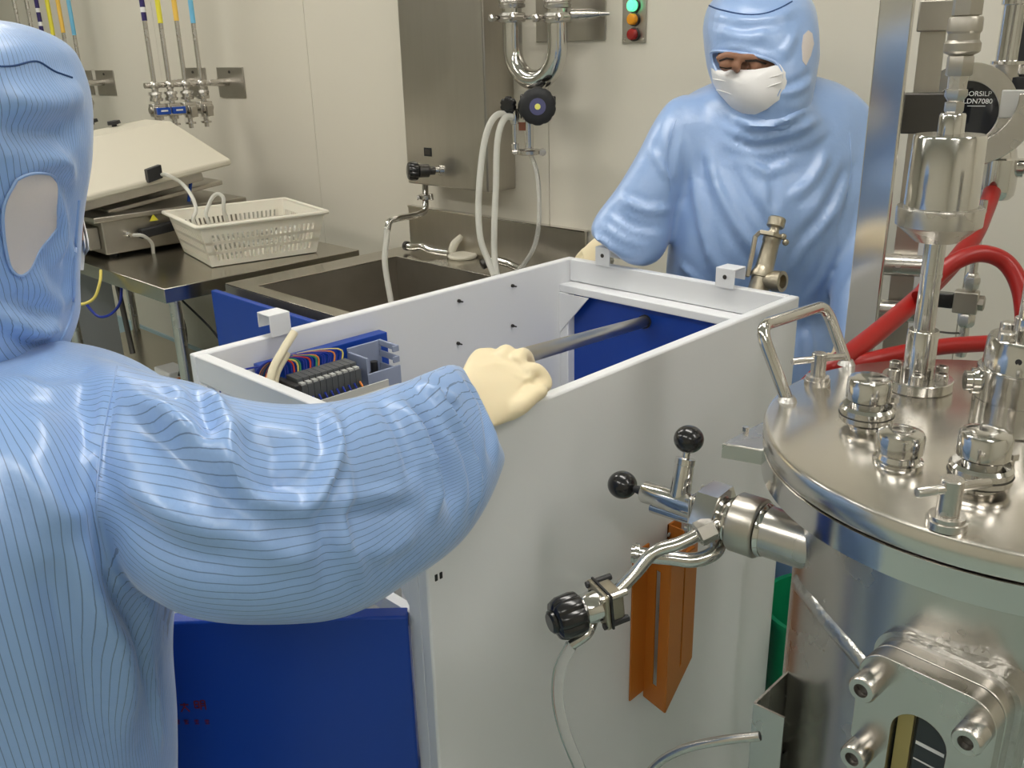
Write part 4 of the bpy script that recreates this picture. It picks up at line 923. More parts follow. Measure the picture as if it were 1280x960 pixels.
for i in range(7):
    pts = []; cu, cvv = .3+.4*rng.random(), .35+.3*rng.random(); ra_, rb_ = .12+.1*rng.random(), .16+.12*rng.random(); ph = rng.random()*6
    for k in range(22):
        a = ph+k*.62; hh = .018+.065*(i/7)+.022*rng.random()
        pts.append(bpt(min(.93, max(.07, cu+ra_*1.7*math.cos(a))), min(.9, max(.1, cvv+rb_*1.3*math.sin(a))), hh))
    MB().tube(pts, .0052, 8, 4).build('coiled_tube', 'milky_tube', label='coil of clear tubing lying in the white basket, %s from the bottom' % ('first', 'second', 'third', 'fourth', 'fifth', 'sixth', 'topmost, seventh')[i], cat='tubing', group='tubing coils in the basket')
dB = proj(bpt(.15, .3, .12))[2]
MB().tube([tb0_, PD(210, 219, proj(tb0_)[2]-.05), PD(228, 230, dB+.1), PD(240, 246, dB+.05), PD(245, 262, dB), PD(243, 280, dB), bpt(.2, .4, .03)], .0062, 12).build('feed_tube', 'milky_tube', label='milky tube running from the hood clip into the basket', cat='tubing')
MB().tube([bpt(.25, .2, .03), PD(259, 275, dB-.05), PD(262, 254, dB-.05), PD(270, 243, dB-.05), PD(279, 247, dB-.05), PD(281, 268, dB-.03), bpt(.36, .3, .03)], .0062, 12).build('tube_loop', 'milky_tube', label='milky tube standing up in a loop from the basket', cat='tubing')

# ---- things under the table
a = PZ(112, 400, .45)
uc_ = thing('equipment_box', V(1.36, 4.05, .226), 'dark grey equipment box on the table shelf', 'box')
MB().box((1.24, 3.80, .226), (1.48, 4.3, .72)).build('case', 'grey_paint', uc_, bevel=.004)
MB().box((1.235, 3.83, .26), (1.2395, 4.27, .69)).build('front_panel', 'terminal_grey', uc_, bevel=.002)
jg = thing('plastic_jug', V(1.66, 3.06, .226), 'translucent blue grey plastic jug on the table shelf', 'jug')
MB().lathe(V(1.66, 3.06, .226), UP, [(0, .085), (.01, .095), (.20, .095), (.235, .075), (.25, .03)], 28).build('body', 'jug_plastic', jg)
MB().lathe(V(1.66, 3.06, .478), UP, [(0, .034), (.03, .034)], 20).build('cap', 'label_white', jg)
pk = thing('parts_bag', V(1.40, 3.18, .226), 'clear bag with white and orange packets on the table shelf', 'bag')
MB().box((1.36, 3.12, .226), (1.44, 3.24, .40)).build('packet', 'label_white', pk, bevel=.006)
for z in (.28, .35): MB().box((1.355, 3.115, z), (1.445, 3.245, z+.025)).build('orange_band', 'wire_orange', pk, bevel=.003)
MB().tube([V(1.20, 3.3, .246), V(1.28, 3.05, .246), V(1.38, 2.92, .246), V(1.55, 2.87, .246)], .018, 12).build('corrugated_hose', 'pad_beige', label='beige hose lying along the front of the table shelf', cat='hose')
q = PZ(197, 456, .235); m = MB().lathe(V(1.40, 2.76, .276), unit(V(-.8, -.5, 0)), [(0, .05), (.02, .05), (.021, .03)], 24); m.build('black_reel', 'black_matte', label='black reel on the table shelf beside the table leg', cat='reel')
dd = 2.9
MB().tube([PD(84, 352, dd), PD(90, 375, dd), PD(103, 380, dd), PD(118, 372, dd), PD(125, 352, dd), PD(126, 338, dd+.02)], .0048, 8).build('yellow_cable', 'wire_yellow', label='yellow cable hanging in a loop under the table', cat='cable')
MB().tube([PD(106, 378, dd+.1), PD(122, 395, dd+.1), PD(138, 393, dd+.1), PD(150, 378, dd+.1), PD(152, 355, dd+.1), PD(153, 345, dd+.1)], .0045, 8).build('blue_cable', 'wire_blue', label='blue cable hanging in a loop under the table', cat='cable')
MB().tube([PD(224, 372, dd), PD(245, 392, dd), PD(262, 409, dd), PD(275, 425, dd)], .0035, 8).build('dark_cable', 'black_matte', label='thin dark cable slanting from the table leg to the blue panel', cat='cable')
MB().tube([PD(222, 380, dd+.02), PD(231, 410, dd+.02), PD(232, 440, dd+.02), PD(224, 470, dd+.02)], .005, 8).build('dark_cable', 'black_matte', label='black cable hanging beside the table leg', cat='cable')
MB().cyl(PD(147, 357, 3.05), PD(166, 442, 3.05), .009, n=10).build('support_rod', 'steel_dark', label='dark slanting rod under the table in front of the equipment box', cat='rod')
# ================================================================== people
def ring_pts(c, u, v, n=28, sq=2.2):
    out = []
    for k in range(n):
        a = 2*math.pi*k/n; ca, sa = math.cos(a), math.sin(a)
        s_ = (abs(ca)**sq+abs(sa)**sq)**(-1/sq); out.append(c+u*ca*s_+v*sa*s_)
    return out
def rpx(a, b, d, rv, d2=None):          # ring between two pixels at a depth; thickness rv along the view
    A, B = PD(*a, d), PD(*b, d2 or d); c = (A+B)/2; u = (B-A)/2; r = unit(c-CAM); r = unit(r-u*np.dot(r, u)/np.dot(u, u)); return c, u, r*rv
def rrow(row, l, r, d, rv, tilt=0.):     # horizontal ring of an upright body part
    A, B = PD(l, row, d), PD(r, row, d); c = (A+B)/2; u = (B-A)/2; u = V(u[0], u[1], 0); f_ = unit(V(IMF[0], IMF[1], 0)); return c, u, f_*rv
def loft(mb, rings, n=28, sq=2.2, sub=3):
    R = [np.concatenate(r) for r in rings]; R = spline(R, sub) if len(R) > 2 else R
    vv = []; ff = []
    for r in R: vv += ring_pts(r[:3], r[3:6], r[6:9], n, sq)
    m_ = len(R)
    for i in range(m_-1):
        for k in range(n): a, b = i*n+k, i*n+(k+1) % n; ff.append((a, b, b+n, a+n))
    ff.append(tuple(range(n-1, -1, -1))); o = (m_-1)*n; ff.append(tuple(range(o, o+n)))
    return mb.add(vv, ff)
def world_ring(c, u, v): return np.array(c, float), np.array(u, float), np.array(v, float)
def fuse(mb, voxel, smooth_it=4):
    me = bpy.data.meshes.new('tmp'); me.from_pydata(mb.v, [], mb.f); me.update()
    bm = bmesh.new(); bm.from_mesh(me); bmesh.ops.recalc_face_normals(bm, faces=bm.faces); bm.to_mesh(me); bm.free()
    o = bpy.data.objects.new('tmp', me); COL.objects.link(o)
    r = o.modifiers.new('r', 'REMESH'); r.mode = 'VOXEL'; r.voxel_size = voxel
    if smooth_it: sm = o.modifiers.new('s', 'SMOOTH'); sm.factor = .5; sm.iterations = smooth_it
    dg = bpy.context.evaluated_depsgraph_get(); out = bpy.data.meshes.new_from_object(o.evaluated_get(dg)); bpy.data.objects.remove(o)
    return out
def mverts(me):
    a = np.empty(len(me.vertices)*3); me.vertices.foreach_get('co', a); return a.reshape(-1, 3)
def mnorm(me):
    a = np.empty(len(me.vertices)*3); me.vertex_normals.foreach_get('vector', a); return a.reshape(-1, 3)
def setv(me, v): me.vertices.foreach_set('co', v.ravel()); me.update()
def bvh_of(me): return BVHTree.FromPolygons([v.co for v in me.vertices], [tuple(p.vertices) for p in me.polygons])
def cast(bv, px, py):
    r = unit(ray(px, py)); h = bv.ray_cast(Vector(CAM), Vector(r))
    if h[0] is None: return None, None
    return np.array(h[0]), np.array(h[1])
def dens(poly, step=6):
    out = []
    for a, b in zip(poly, poly[1:]):
        n = max(1, int(math.hypot(b[0]-a[0], b[1]-a[1])/step))
        for k in range(n): t = k/n; out.append((a[0]+(b[0]-a[0])*t, a[1]+(b[1]-a[1])*t))
    return out+[poly[-1]]
def sp2(poly): return [tuple(p) for p in spline([V(x, y, 0)[:2] for x, y in poly], 6)] if len(poly) > 2 else poly
def folds(me, lst):
    bv = bvh_of(me); v = mverts(me); nrm = mnorm(me); D = np.zeros(len(v))
    for poly, wd, hh in lst:
        pts = [cast(bv, *p)[0] for p in dens(sp2(poly), 5)]; pts = [p for p in pts if p is not None]
        if len(pts) < 2: continue
        P_ = np.array(pts); lo, hi = P_.min(0)-4*wd, P_.max(0)+4*wd
        idx = np.where(((v > lo) & (v < hi)).all(1))[0]
        if not len(idx): continue
        d = np.full(len(idx), 9.); te = np.zeros(len(idx))
        for k, p in enumerate(P_):
            dk = np.linalg.norm(v[idx]-p, axis=1); m_ = dk < d; d[m_] = dk[m_]; te[m_] = k/(len(P_)-1)
        taper = np.clip(np.minimum(te, 1-te)*5+.15, 0, 1)
        D[idx] += hh*taper*(.65*np.exp(-(d/wd)**2)+.6*np.exp(-d/(.7*wd))-.35*np.exp(-((d-2.1*wd)/wd)**2))
    setv(me, v+nrm*D[:, None])
    bm = bmesh.new(); bm.from_mesh(me)
    for _ in range(2): bmesh.ops.smooth_vert(bm, verts=bm.verts, factor=.5, use_axis_x=True, use_axis_y=True, use_axis_z=True)
    bm.to_mesh(me); bm.free(); me.update()
def wrinkle(me, amp, scale, stretch=(1, 1, 1), mask=None):
    v = mverts(me); nrm = mnorm(me); out = v.copy()
    for i in range(len(v)):
        q = v[i]*np.array(stretch)*scale
        a = noise.noise(Vector(q))+.5*noise.noise(Vector(q*2.1+3.3)); rr = 1-abs(noise.noise(Vector(q*.8+9.1)))*2
        k = 1. if mask is None else mask(v[i]); out[i] += nrm[i]*amp*k*(a*.7+rr*.5-.2)
    setv(me, out)
def set_weft(me, fn):
    at = me.attributes.new('weft', 'FLOAT', 'CORNER'); val = np.zeros(len(me.loops)); v = mverts(me)
    for p in me.polygons:
        c = v[list(p.vertices)].mean(0); f_ = fn(c)
        ws = [f_(v[me.loops[li].vertex_index]) for li in p.loop_indices]; w0 = ws[0]
        for li, w_ in zip(p.loop_indices, ws): val[li] = w_
    at.data.foreach_set('value', val)
def finish(name, me, material, root, angle=70, label=None):
    v = mverts(me); org = world_loc(root); setv(me, v-org); me.materials.clear()
    return link_mesh(name, me, material, root, org, angle=angle, label=label)
def patch(name, bv, poly, off, material, parent, rings=8, thick=.0015, bulge=0., label=None, caster=None, step=5):
    """star-shaped piece of cloth laid on a surface"""
    poly = dens(poly+[poly[0]], step)[:-1]; cx = sum(p[0] for p in poly)/len(poly); cy = sum(p[1] for p in poly)/len(poly); n = len(poly)
    P_, N_ = [], []; base = None
    def q(px, py):
        nonlocal base
        a, b = (caster or cast)(bv, px, py)
        if a is None: a, b = base
        base = (a, b); return a, b
    a, b = q(cx, cy); P_.append(a+b*(off+bulge)); N_.append(b)
    for k in range(1, rings+1):
        t = k/rings
        for x, y in poly: a, b = q(cx+(x-cx)*t, cy+(y-cy)*t); P_.append(a+b*(off+bulge*(1-t*t))); N_.append(b)
    N0 = len(P_); P_ += [p-nn*thick for p, nn in zip(P_, N_)]; f_ = []
    for s_, o in ((1, 0), (-1, N0)):
        for i in range(n):
            j = (i+1) % n; f = (o, o+1+i, o+1+j); f_.append(f if s_ > 0 else f[::-1])
            for k in range(rings-1): a, b = o+1+k*n, o+1+(k+1)*n; f = (a+i, b+i, b+j, a+j); f_.append(f if s_ > 0 else f[::-1])
    a = 1+(rings-1)*n
    for i in range(n): j = (i+1) % n; f_.append((a+i, N0+a+i, N0+a+j, a+j))
    return MB().add(P_, f_).build(name, material, parent, angle=60, label=label)
def seam(name, bv, poly, r, material, parent, off=.0003):
    pts = []
    for p in dens(sp2(poly), 6):
        a, b = cast(bv, *p)
        if a is not None: pts.append(a+b*off)
    if len(pts) > 2: return MB().tube(pts, r, 6, 0).build(name, material, parent)
def chain(mb, pts, rr, n=14):
    pts = spline(pts, 5); rr = np.interp(np.linspace(0, 1, len(pts)), np.linspace(0, 1, len(rr)), rr)
    mb.tube(pts, rr, n, 0); mb.ball(pts[-1], rr[-1]*.999, 14, 8); return mb
def relaxed_hand(w_, d_, side, back, k=1.):
    """gloved hand hanging from wrist w_ along d_; back = direction the back of the hand faces"""
    d_, b_ = unit(d_), unit(back); s_ = unit(np.cross(d_, b_))*side; m = MB()
    loft(m, [world_ring(w_-d_*.03, s_*.030*k, b_*.024*k), world_ring(w_, s_*.028*k, b_*.021*k), world_ring(w_+d_*.045*k, s_*.040*k, b_*.017*k), world_ring(w_+d_*.088*k, s_*.040*k, b_*.014*k)], 20)
    for i, (o, L_) in enumerate(((.030, .070), (.010, .080), (-.011, .075), (-.031, .058))):
        a = w_+d_*.082*k+s_*o*k; chain(m, [a, a+d_*L_*.42*k-b_*.004, a+d_*L_*.78*k-b_*.018, a+d_*L_*.92*k-b_*.036], [.0098*k, .0095*k, .009*k, .0082*k])
    a = w_+d_*.022*k+s_*.032*k; chain(m, [a, a+d_*.030*k+s_*.022*k-b_*.006, a+d_*.058*k+s_*.028*k-b_*.018, a+d_*.078*k+s_*.024*k-b_*.026], [.0125*k, .0115*k, .0105*k, .009*k])
    return fuse(m, .0028, 3)

# ------------------------------------------------------------------ the worker facing the camera behind the housing
B2 = 1.79
c2 = PD(950, 330, B2); face2 = unit(V(-.9, -.45, 0)); lat2 = V(-face2[1], face2[0], 0)
if np.dot(lat2, IMR) < 0: lat2 = -lat2
w2 = thing('person', V(c2[0], c2[1], 0), 'worker in blue cleanroom hood and white mask facing the camera, hand on the housing rim', 'person')
m = MB()
loft(m, [rrow(r, l, rr, B2+.015+.075*max(0, min(1, (r-270)/100)), rv*(1-.12*max(0, min(1, (r-300)/100)))) for r, l, rr, rv in ((94, 915, 1012, .075), (102, 893, 1034, .088), (112, 868, 1056, .098), (124, 852, 1072, .106), (145, 846, 1078, .114), (180, 846, 1078, .120), (210, 846, 1076, .122), (250, 844, 1071, .126), (300, 838, 1064, .130), (350, 834, 1058, .132), (383, 840, 1050, .124), (394, 848, 1046, .118), (408, 838, 1054, .132), (470, 832, 1062, .132), (560, 835, 1050, .120))], 36, 2.4)
loft(m, [rrow(r, l, rr, B2-.035, rv) for r, l, rr, rv in ((118, 914, 1008, .090), (134, 906, 1016, .100), (150, 896, 1028, .098), (168, 890, 1040, .080), (190, 900, 1035, .060))], 32, 2.2)
loft(m, [rpx((872, 118), (905, 225), B2, .070), rpx((842, 122), (870, 232), B2, .068), rpx((820, 148), (852, 242), B2-.01, .064), rpx((796, 194), (842, 268), B2-.01, .062), rpx((770, 236), (836, 300), B2-.005, .060), rpx((748, 264), (826, 322), B2-.005, .056), rpx((738, 284), (806, 333), B2-.01, .050), rpx((738, 295), (784, 330), B2-.02, .040)], 28)
loft(m, [rrow(r, l, rr, d, .060) for r, l, rr, d in ((118, 1034, 1064, B2), (134, 1036, 1084, B2), (170, 1040, 1090, B2), (220, 1044, 1094, B2-.01), (280, 1046, 1100, B2-.02), (330, 1044, 1098, B2-.05), (380, 1040, 1088, B2-.08), (425, 1040, 1082, B2-.10))], 24)
zh = zat(c2, 520)
for s_ in (-1, 1):
    h0 = V(c2[0], c2[1], 0)+lat2*.085*s_-face2*.075
    loft(m, [world_ring(h0+UP*(zh+.05), lat2*.10, face2*.115), world_ring(h0+UP*(zh-.12), lat2*.092, face2*.105), world_ring(h0+UP*.48, lat2*.080, face2*.088), world_ring(h0+UP*.20, lat2*.075, face2*.080), world_ring(h0+UP*.09, lat2*.062, face2*.066)], 24)
me2 = fuse(m, .0080, 7)
wrinkle(me2, .0030, 9, (1, 1, .55))
folds(me2, [(p_, w_*.85, h_*1.35) for p_, w_, h_ in [([(912, 143), (940, 158), (980, 152), (1012, 132)], .007, .010), ([(905, 158), (940, 174), (990, 166), (1030, 145)], .007, .008), ([(925, 150), (950, 164), (985, 158)], .005, -.006), ([(985, 130), (1005, 126), (1018, 120)], .005, .006), ([(900, 175), (945, 192), (1000, 182), (1035, 162)], .008, .006), ([(883, 178), (893, 225), (920, 280), (955, 330)], .010, .010), ([(905, 190), (930, 240), (955, 275), (965, 300)], .010, -.007), ([(865, 190), (872, 250), (885, 310), (905, 360)], .010, .008),
            ([(1035, 190), (1015, 225), (985, 250)], .010, .008), ([(1060, 205), (1030, 265), (1000, 300)], .011, -.007), ([(1045, 260), (1005, 310), (985, 345)], .009, .006), ([(1048, 300), (1030, 340), (1010, 375)], .008, .006),
            ([(960, 205), (968, 235), (965, 262)], .009, -.006), ([(1000, 195), (960, 215), (925, 195)], .009, .006), ([(848, 330), (870, 350), (882, 378)], .007, .006), ([(905, 330), (915, 355), (915, 380)], .007, .006), ([(1010, 400), (1014, 440), (1010, 475)], .008, .006),
            ([(845, 160), (838, 205), (845, 240)], .007, -.006), ([(812, 185), (828, 212), (840, 226)], .007, .006), ([(775, 248), (805, 262), (840, 262)], .008, .009), ([(765, 262), (795, 282), (832, 285)], .007, -.008), ([(752, 280), (780, 300), (812, 308)], .006, .007), ([(742, 295), (758, 305), (770, 322)], .005, .006), ([(1068, 200), (1060, 250), (1046, 300)], .008, -.007), ([(1078, 300), (1066, 340), (1050, 370)], .007, .006)]])
ax2 = V(c2[0], c2[1], 0)
set_weft(me2, lambda c: (lambda p: math.atan2(np.dot(p-ax2, lat2), np.dot(p-ax2, face2))*.16))
bv2 = bvh_of(me2)
body2 = finish('coverall', me2, 'cloth_plain', w2)
seam('stitching', bv2, [(845, 150), (834, 190), (838, 240)], .0008, 'cloth_plain', body2); seam('stitching', bv2, [(1062, 165), (1064, 210), (1058, 250)], .0008, 'cloth_plain', body2)
seam('waist_elastic', bv2, [(850, 392), (900, 397), (960, 396), (1010, 393), (1044, 390)], .0030, 'cloth_plain', body2)
# hood
m = MB(); HD = B2-.045
loft(m, [rrow(r, l, rr, HD, rv) for r, l, rr, rv in ((-17, 925, 975, .040), (-8, 900, 1002, .078), (12, 885, 1015, .104), (40, 881, 1019, .114), (70, 884, 1019, .114), (100, 892, 1015, .110), (126, 906, 1010, .102), (142, 915, 1004, .090), (160, 920, 1000, .080))], 36, 2.2)
meh = fuse(m, .006, 5)
wrinkle(meh, .003, 16)
folds(meh, [([(975, 118), (1000, 112), (1016, 100)], .006, .006), ([(978, 108), (998, 100), (1014, 88)], .005, -.005),
            ([(886, 18), (930, 26), (970, 22), (1000, 8)], .007, .005), ([(893, 35), (930, 48), (965, 40)], .010, .005), ([(975, 70), (985, 60), (995, 40)], .008, .005), ([(900, 58), (935, 63), (972, 74)], .005, .005)])
bvh_full = bvh_of(meh)
op = [(889, 66), (896, 64), (930, 67), (957, 73), (971, 80), (977, 94), (974, 113), (964, 129), (948, 138), (934, 137), (919, 128), (905, 111), (898, 93), (892, 80)]
def inpoly(x, y, poly):
    r = False; j = len(poly)-1
    for i in range(len(poly)):
        if (poly[i][1] > y) != (poly[j][1] > y) and x < (poly[j][0]-poly[i][0])*(y-poly[i][1])/(poly[j][1]-poly[i][1])+poly[i][0]: r = not r
        j = i
    return r
bm = bmesh.new(); bm.from_mesh(meh); dele = []
hc = PD(948, 60, HD)
for f_ in bm.faces:
    c = np.array(f_.calc_center_median()); a = proj(c)
    if a[2] < HD-.01 and inpoly(a[0], a[1], op): dele.append(f_)
bmesh.ops.delete(bm, geom=dele, context='FACES')
# pull the ragged rim onto a smooth line, then roll it inwards
be = [v for v in bm.verts if v.is_boundary]
for _ in range(6):
    new = {}
    for v in be:
        nb = [e.other_vert(v).co for e in v.link_edges if e.is_boundary]
        if len(nb) == 2: new[v] = v.co*.4+(nb[0]+nb[1])*.3
    for v, c in new.items(): v.co = c
ed = [e for e in bm.edges if e.is_boundary]; ex_ = bmesh.ops.extrude_edge_only(bm, edges=ed)
for g in ex_['geom']:
    if isinstance(g, bmesh.types.BMVert): g.co += Vector(unit(hc-np.array(g.co))*.022)
bm.to_mesh(meh); bm.free()
set_weft(meh, lambda c: (lambda p: math.atan2(np.dot(p-ax2, lat2), np.dot(p-ax2, face2))*.12))
hood2 = finish('hood', meh, 'cloth_plain', w2)
seam('brim_seam', bvh_full, [(884, 6), (900, 12), (930, 18), (955, 17), (975, 10), (990, 2)], .0014, 'seam_blue', hood2)
seam('face_edge', bvh_full, op+[op[0]], .0030, 'cloth_plain', hood2)
patch('ear_patch', bvh_full, [(1004, 44), (1010, 38), (1015, 42), (1017, 55), (1013, 70), (1007, 82), (1003, 76), (1002, 58)], .001, 'mesh_patch', hood2, 5)
# head inside the hood
m = MB()
loft(m, [rrow(r, l, rr, HD, rv) for r, l, rr, rv in ((-8, 915, 980, .050), (10, 897, 1002, .084), (40, 890, 1008, .100), (62, 890, 1006, .102), (76, 892, 1003, .100), (92, 895, 1000, .101), (112, 903, 992, .099), (130, 915, 980, .090), (142, 928, 970, .074), (160, 930, 985, .060)) ], 32, 2.1)
fr = HD-.100
ms_ = fuse(MB().add(m.v, m.f), .005, 3); bvm = bvh_of(ms_)
chain(m, [PD(924, 70, fr+.014), PD(922, 77, fr+.008), PD(921, 83, fr+.006), PD(921, 87, fr+.010)], [.007, .0075, .0075, .007])
chain(m, [PD(896, 74, fr+.016), PD(908, 70, fr+.004), PD(921, 71, fr+.004)], [.006, .008, .007]); chain(m, [PD(924, 72, fr+.004), PD(942, 73, fr+.004), PD(962, 79, fr+.016)], [.007, .008, .006])
for x, y in ((907, 81), (944, 83)): m.ball(PD(x, y, fr+.012), .012, 12, 8)
for px in (898, 1000): m.ball(PD(px, 78, HD+.03), .014, 10, 8)
mh = fuse(m, .0035, 3); bvf = bvh_of(mh)
head2 = finish('head', mh, 'skin', w2)
for poly in ([(899, 75), (908, 71.5), (917, 73), (917, 75), (908, 74), (900, 77)], [(931, 75), (945, 74), (958, 79), (957, 81), (945, 77), (932, 77)]): patch('eyebrow', bvf, poly, .0012, 'brow', head2, 3)
for poly in ([(900, 83), (908, 84.5), (915, 84), (914, 85.5), (907, 86), (900, 84.5)], [(934, 86), (944, 87), (954, 85.5), (954, 87), (944, 88.6), (934, 87.4)]): patch('eyelashes', bvf, poly, .0010, 'brow', head2, 3)
mk = patch('face_mask', bvm, [(895, 84), (903, 87), (912, 88), (922, 87), (932, 89), (945, 89), (958, 87), (974, 82), (981, 92), (979, 106), (971, 124), (958, 134), (946, 139), (934, 140), (919, 132), (905, 116), (897, 100)], .0100, 'mask_white', w2, 12, .002, .011, label='white surgical mask')
for poly in ([(902, 96), (925, 103), (950, 104), (974, 96)], [(906, 108), (925, 115), (948, 115), (972, 106)]):
    pts = [cast(bvm, *p) for p in dens(poly, 6)]; pts = [a+b*.0172 for a, b in pts if a is not None]
    if len(pts) > 2: MB().tube(pts, .0013, 6, 0).build('pleat', 'mask_white', mk)
# gloved hand resting on the rim, and the other one hanging
wr = PD(762, 312, B2-.095); hd_ = unit(PZ(742, 333, 1.10)-wr)
gl = relaxed_hand(PX(766, 301, 1.452), V(-.08, .45, -.40), -1, V(-.75, -.1, .6), .92); finish('glove', gl, 'latex', w2)
gl = relaxed_hand(PD(1060, 432, B2-.10), V(-.2, 0, -1), 1, V(-.4, -.9, 0), .95); finish('glove', gl, 'latex', w2)
for s_ in (-1, 1):
    h0 = V(c2[0], c2[1], 0)+lat2*.085*s_-face2*.06; m = MB()
    loft(m, [world_ring(h0-face2*.075+UP*.045, lat2*.034, UP*.043), world_ring(h0+UP*.052, lat2*.042, UP*.050), world_ring(h0+face2*.09+UP*.036, lat2*.047, UP*.034), world_ring(h0+face2*.15+UP*.024, lat2*.040, UP*.022), world_ring(h0+face2*.175+UP*.018, lat2*.024, UP*.014)], 20)
    finish('shoe', fuse(m, .006, 2), 'shoe_white', w2)

# ------------------------------------------------------------------ the worker at the left, reaching into the housing
ta = V(.195, .855, 0)                     # upright body axis
def tr(row, l, r, rv):
    z = zat(ta, row); d = proj((ta[0], ta[1], z))[2]; return rrow(row, l, r, d, rv)
w1 = thing('person', V(.12, .87, 0), 'worker in pinstriped blue cleanroom suit at left reaching a gloved hand into the housing', 'person')
m = MB()
torso = [tr(*a) for a in ((452, -110, 40, .085), (468, -150, 78, .10), (480, -195, 104, .120), (496, -235, 132, .140), (518, -242, 165, .155), (550, -250, 200, .165), (620, -255, 216, .170), (700, -258, 212, .170), (780, -258, 202, .165), (870, -260, 194, .160), (960, -265, 203, .155), (1080, -275, 210, .150))]
loft(m, torso, 44, 2.7)
hz_ = torso[-1][0][2]; hx = V(.12, .87, 0); ff_ = V(1, 0, 0); ll_ = V(0, 1, 0)
loft(m, [world_ring(V(.160, .865, hz_+.08), ll_*.2, ff_*.12), world_ring(hx+UP*(.70), ll_*.20, ff_*.145), world_ring(hx+UP*.58, ll_*.19, ff_*.15)], 36)
for s_ in (-1, 1):
    h0 = hx+ll_*.10*s_; loft(m, [world_ring(h0+UP*.66, ll_*.10, ff_*.13), world_ring(h0+UP*.45, ll_*.09, ff_*.105), world_ring(h0+UP*.2, ll_*.08, ff_*.09), world_ring(h0+UP*.09, ll_*.065, ff_*.07)], 24)
SL = [((120, 448), (70, 600), .83, .085), ((160, 460), (105, 650), .805, .095), ((203, 471), (152, 705), .785, .098), ((243, 478), (205, 752), .775, .095), ((288, 496), (262, 772), .778, .090), ((345, 506), (340, 777), .79, .088), ((408, 503), (428, 770), .825, .082), ((470, 490), (508, 728), .875, .074), ((528, 468), (572, 682), .935, .066), ((560, 455), (612, 625), .985, .056), ((577, 456), (633, 572), 1.02, .047)]
slv = [rpx(a, b, d, rv) for a, b, d, rv in SL]
loft(m, slv, 36, 2.2)
loft(m, [world_ring(V(.20, 1.03, 1.22), ll_*.06+UP*.03, ff_*.07), world_ring(V(.20, 1.085, 1.14), ll_*.06, ff_*.075), world_ring(V(.20, 1.10, .98), ll_*.06, ff_*.07), world_ring(V(.23, 1.10, .82), ll_*.055, ff_*.06), world_ring(V(.26, 1.09, .72), ll_*.045, ff_*.05)], 24)
me1 = fuse(m, .0055, 9)
slc = np.array([r[0] for r in slv]); 
def seamx(row): return np.interp(row, [450, 500, 560, 640, 700, 790], [152, 138, 125, 118, 150, 200])
sl_dense = np.array(spline([np.concatenate(r) for r in slv], 48))
def near_ang(t, ref):
    while t-ref > math.pi: t -= 2*math.pi
    while ref-t > math.pi: t += 2*math.pi
    return t
def sl_ang(p):
    k = np.argmin(((sl_dense[:, :3]-p)**2).sum(1)); q_ = p-sl_dense[k, :3]; u, v_ = sl_dense[k, 3:6], sl_dense[k, 6:9]
    return math.atan2(np.dot(q_, u)/np.dot(u, u), -np.dot(q_, v_)/np.dot(v_, v_))
def weft1(c):
    a = proj(c)
    if a[1] < 800 and a[0] > seamx(a[1]) and c[1] < .98:
        r0 = sl_ang(c); return lambda p: near_ang(sl_ang(p), r0)*.092
    ax = V(.21, 1.095) if c[1] > 1.03 and c[2] < 1.17 and c[2] > .6 else ta[:2]
    R_ = .06 if ax[1] > 1 else .19
    r0 = math.atan2(c[1]-ax[1], c[0]-ax[0]); return lambda p: near_ang(math.atan2(p[1]-ax[1], p[0]-ax[0]), r0)*R_
set_weft(me1, weft1)
wrinkle(me1, .0024, 7, (1, 1, .6))
folds(me1, [([(300, 512), (291, 550), (294, 590), (315, 618), (350, 632), (378, 638)], .007, .011), ([(410, 506), (417, 560), (408, 600), (392, 625), (378, 638)], .006, .013), ([(345, 535), (345, 580), (355, 615)], .022, -.011),
            ([(385, 640), (420, 628), (470, 622), (510, 618)], .006, .005),
            ([(528, 475), (556, 512), (580, 552), (594, 600), (592, 640)], .006, .012), ([(512, 490), (542, 540), (565, 600), (566, 650)], .011, -.011), ([(505, 505), (532, 560), (545, 615), (540, 650)], .006, .008), ([(600, 468), (622, 515), (630, 560)], .005, .007), ([(582, 470), (607, 520), (614, 575)], .007, -.009), ([(520, 480), (545, 492), (575, 498)], .005, .006), ([(470, 495), (500, 540), (520, 600)], .009, -.006),
            ([(165, 490), (215, 520), (262, 555), (292, 595)], .008, .009), ([(160, 530), (210, 565), (260, 610), (300, 640)], .012, -.008), ([(255, 482), (275, 515), (284, 560)], .006, .010), ([(240, 485), (255, 520), (262, 560)], .008, -.008), ([(205, 478), (240, 500), (262, 530)], .006, .007), ([(150, 600), (210, 640), (290, 670)], .010, .006), ([(150, 640), (220, 690), (300, 710)], .012, -.005),
            ([(412, 520), (432, 590), (425, 660), (415, 735)], .006, .007), ([(400, 640), (415, 690), (410, 740)], .008, -.006), ([(425, 665), (440, 700), (460, 730)], .006, .006), ([(420, 640), (470, 640), (520, 630)], .009, -.005), ([(440, 690), (480, 690), (520, 670)], .008, .005), ([(300, 655), (340, 690), (390, 700)], .009, .005),
            ([(148, 462), (138, 500), (126, 560), (119, 640), (132, 700)], .004, -.004), ([(136, 470), (126, 520), (114, 580), (109, 640)], .004, .004), ([(40, 500), (60, 600), (50, 720)], .02, .008), ([(115, 660), (140, 740), (178, 790), (190, 860)], .010, -.010), ([(95, 640), (120, 740), (150, 820), (165, 920)], .012, .008), ([(60, 700), (95, 820), (120, 940)], .016, -.008), ([(185, 775), (192, 850), (200, 940)], .006, .006), ([(20, 560), (35, 600), (75, 640), (110, 640)], .010, .006), ([(10, 470), (60, 490), (110, 480)], .010, .005)])
bv1 = bvh_of(me1)
body1 = finish('coverall', me1, 'cloth_stripe', w1)
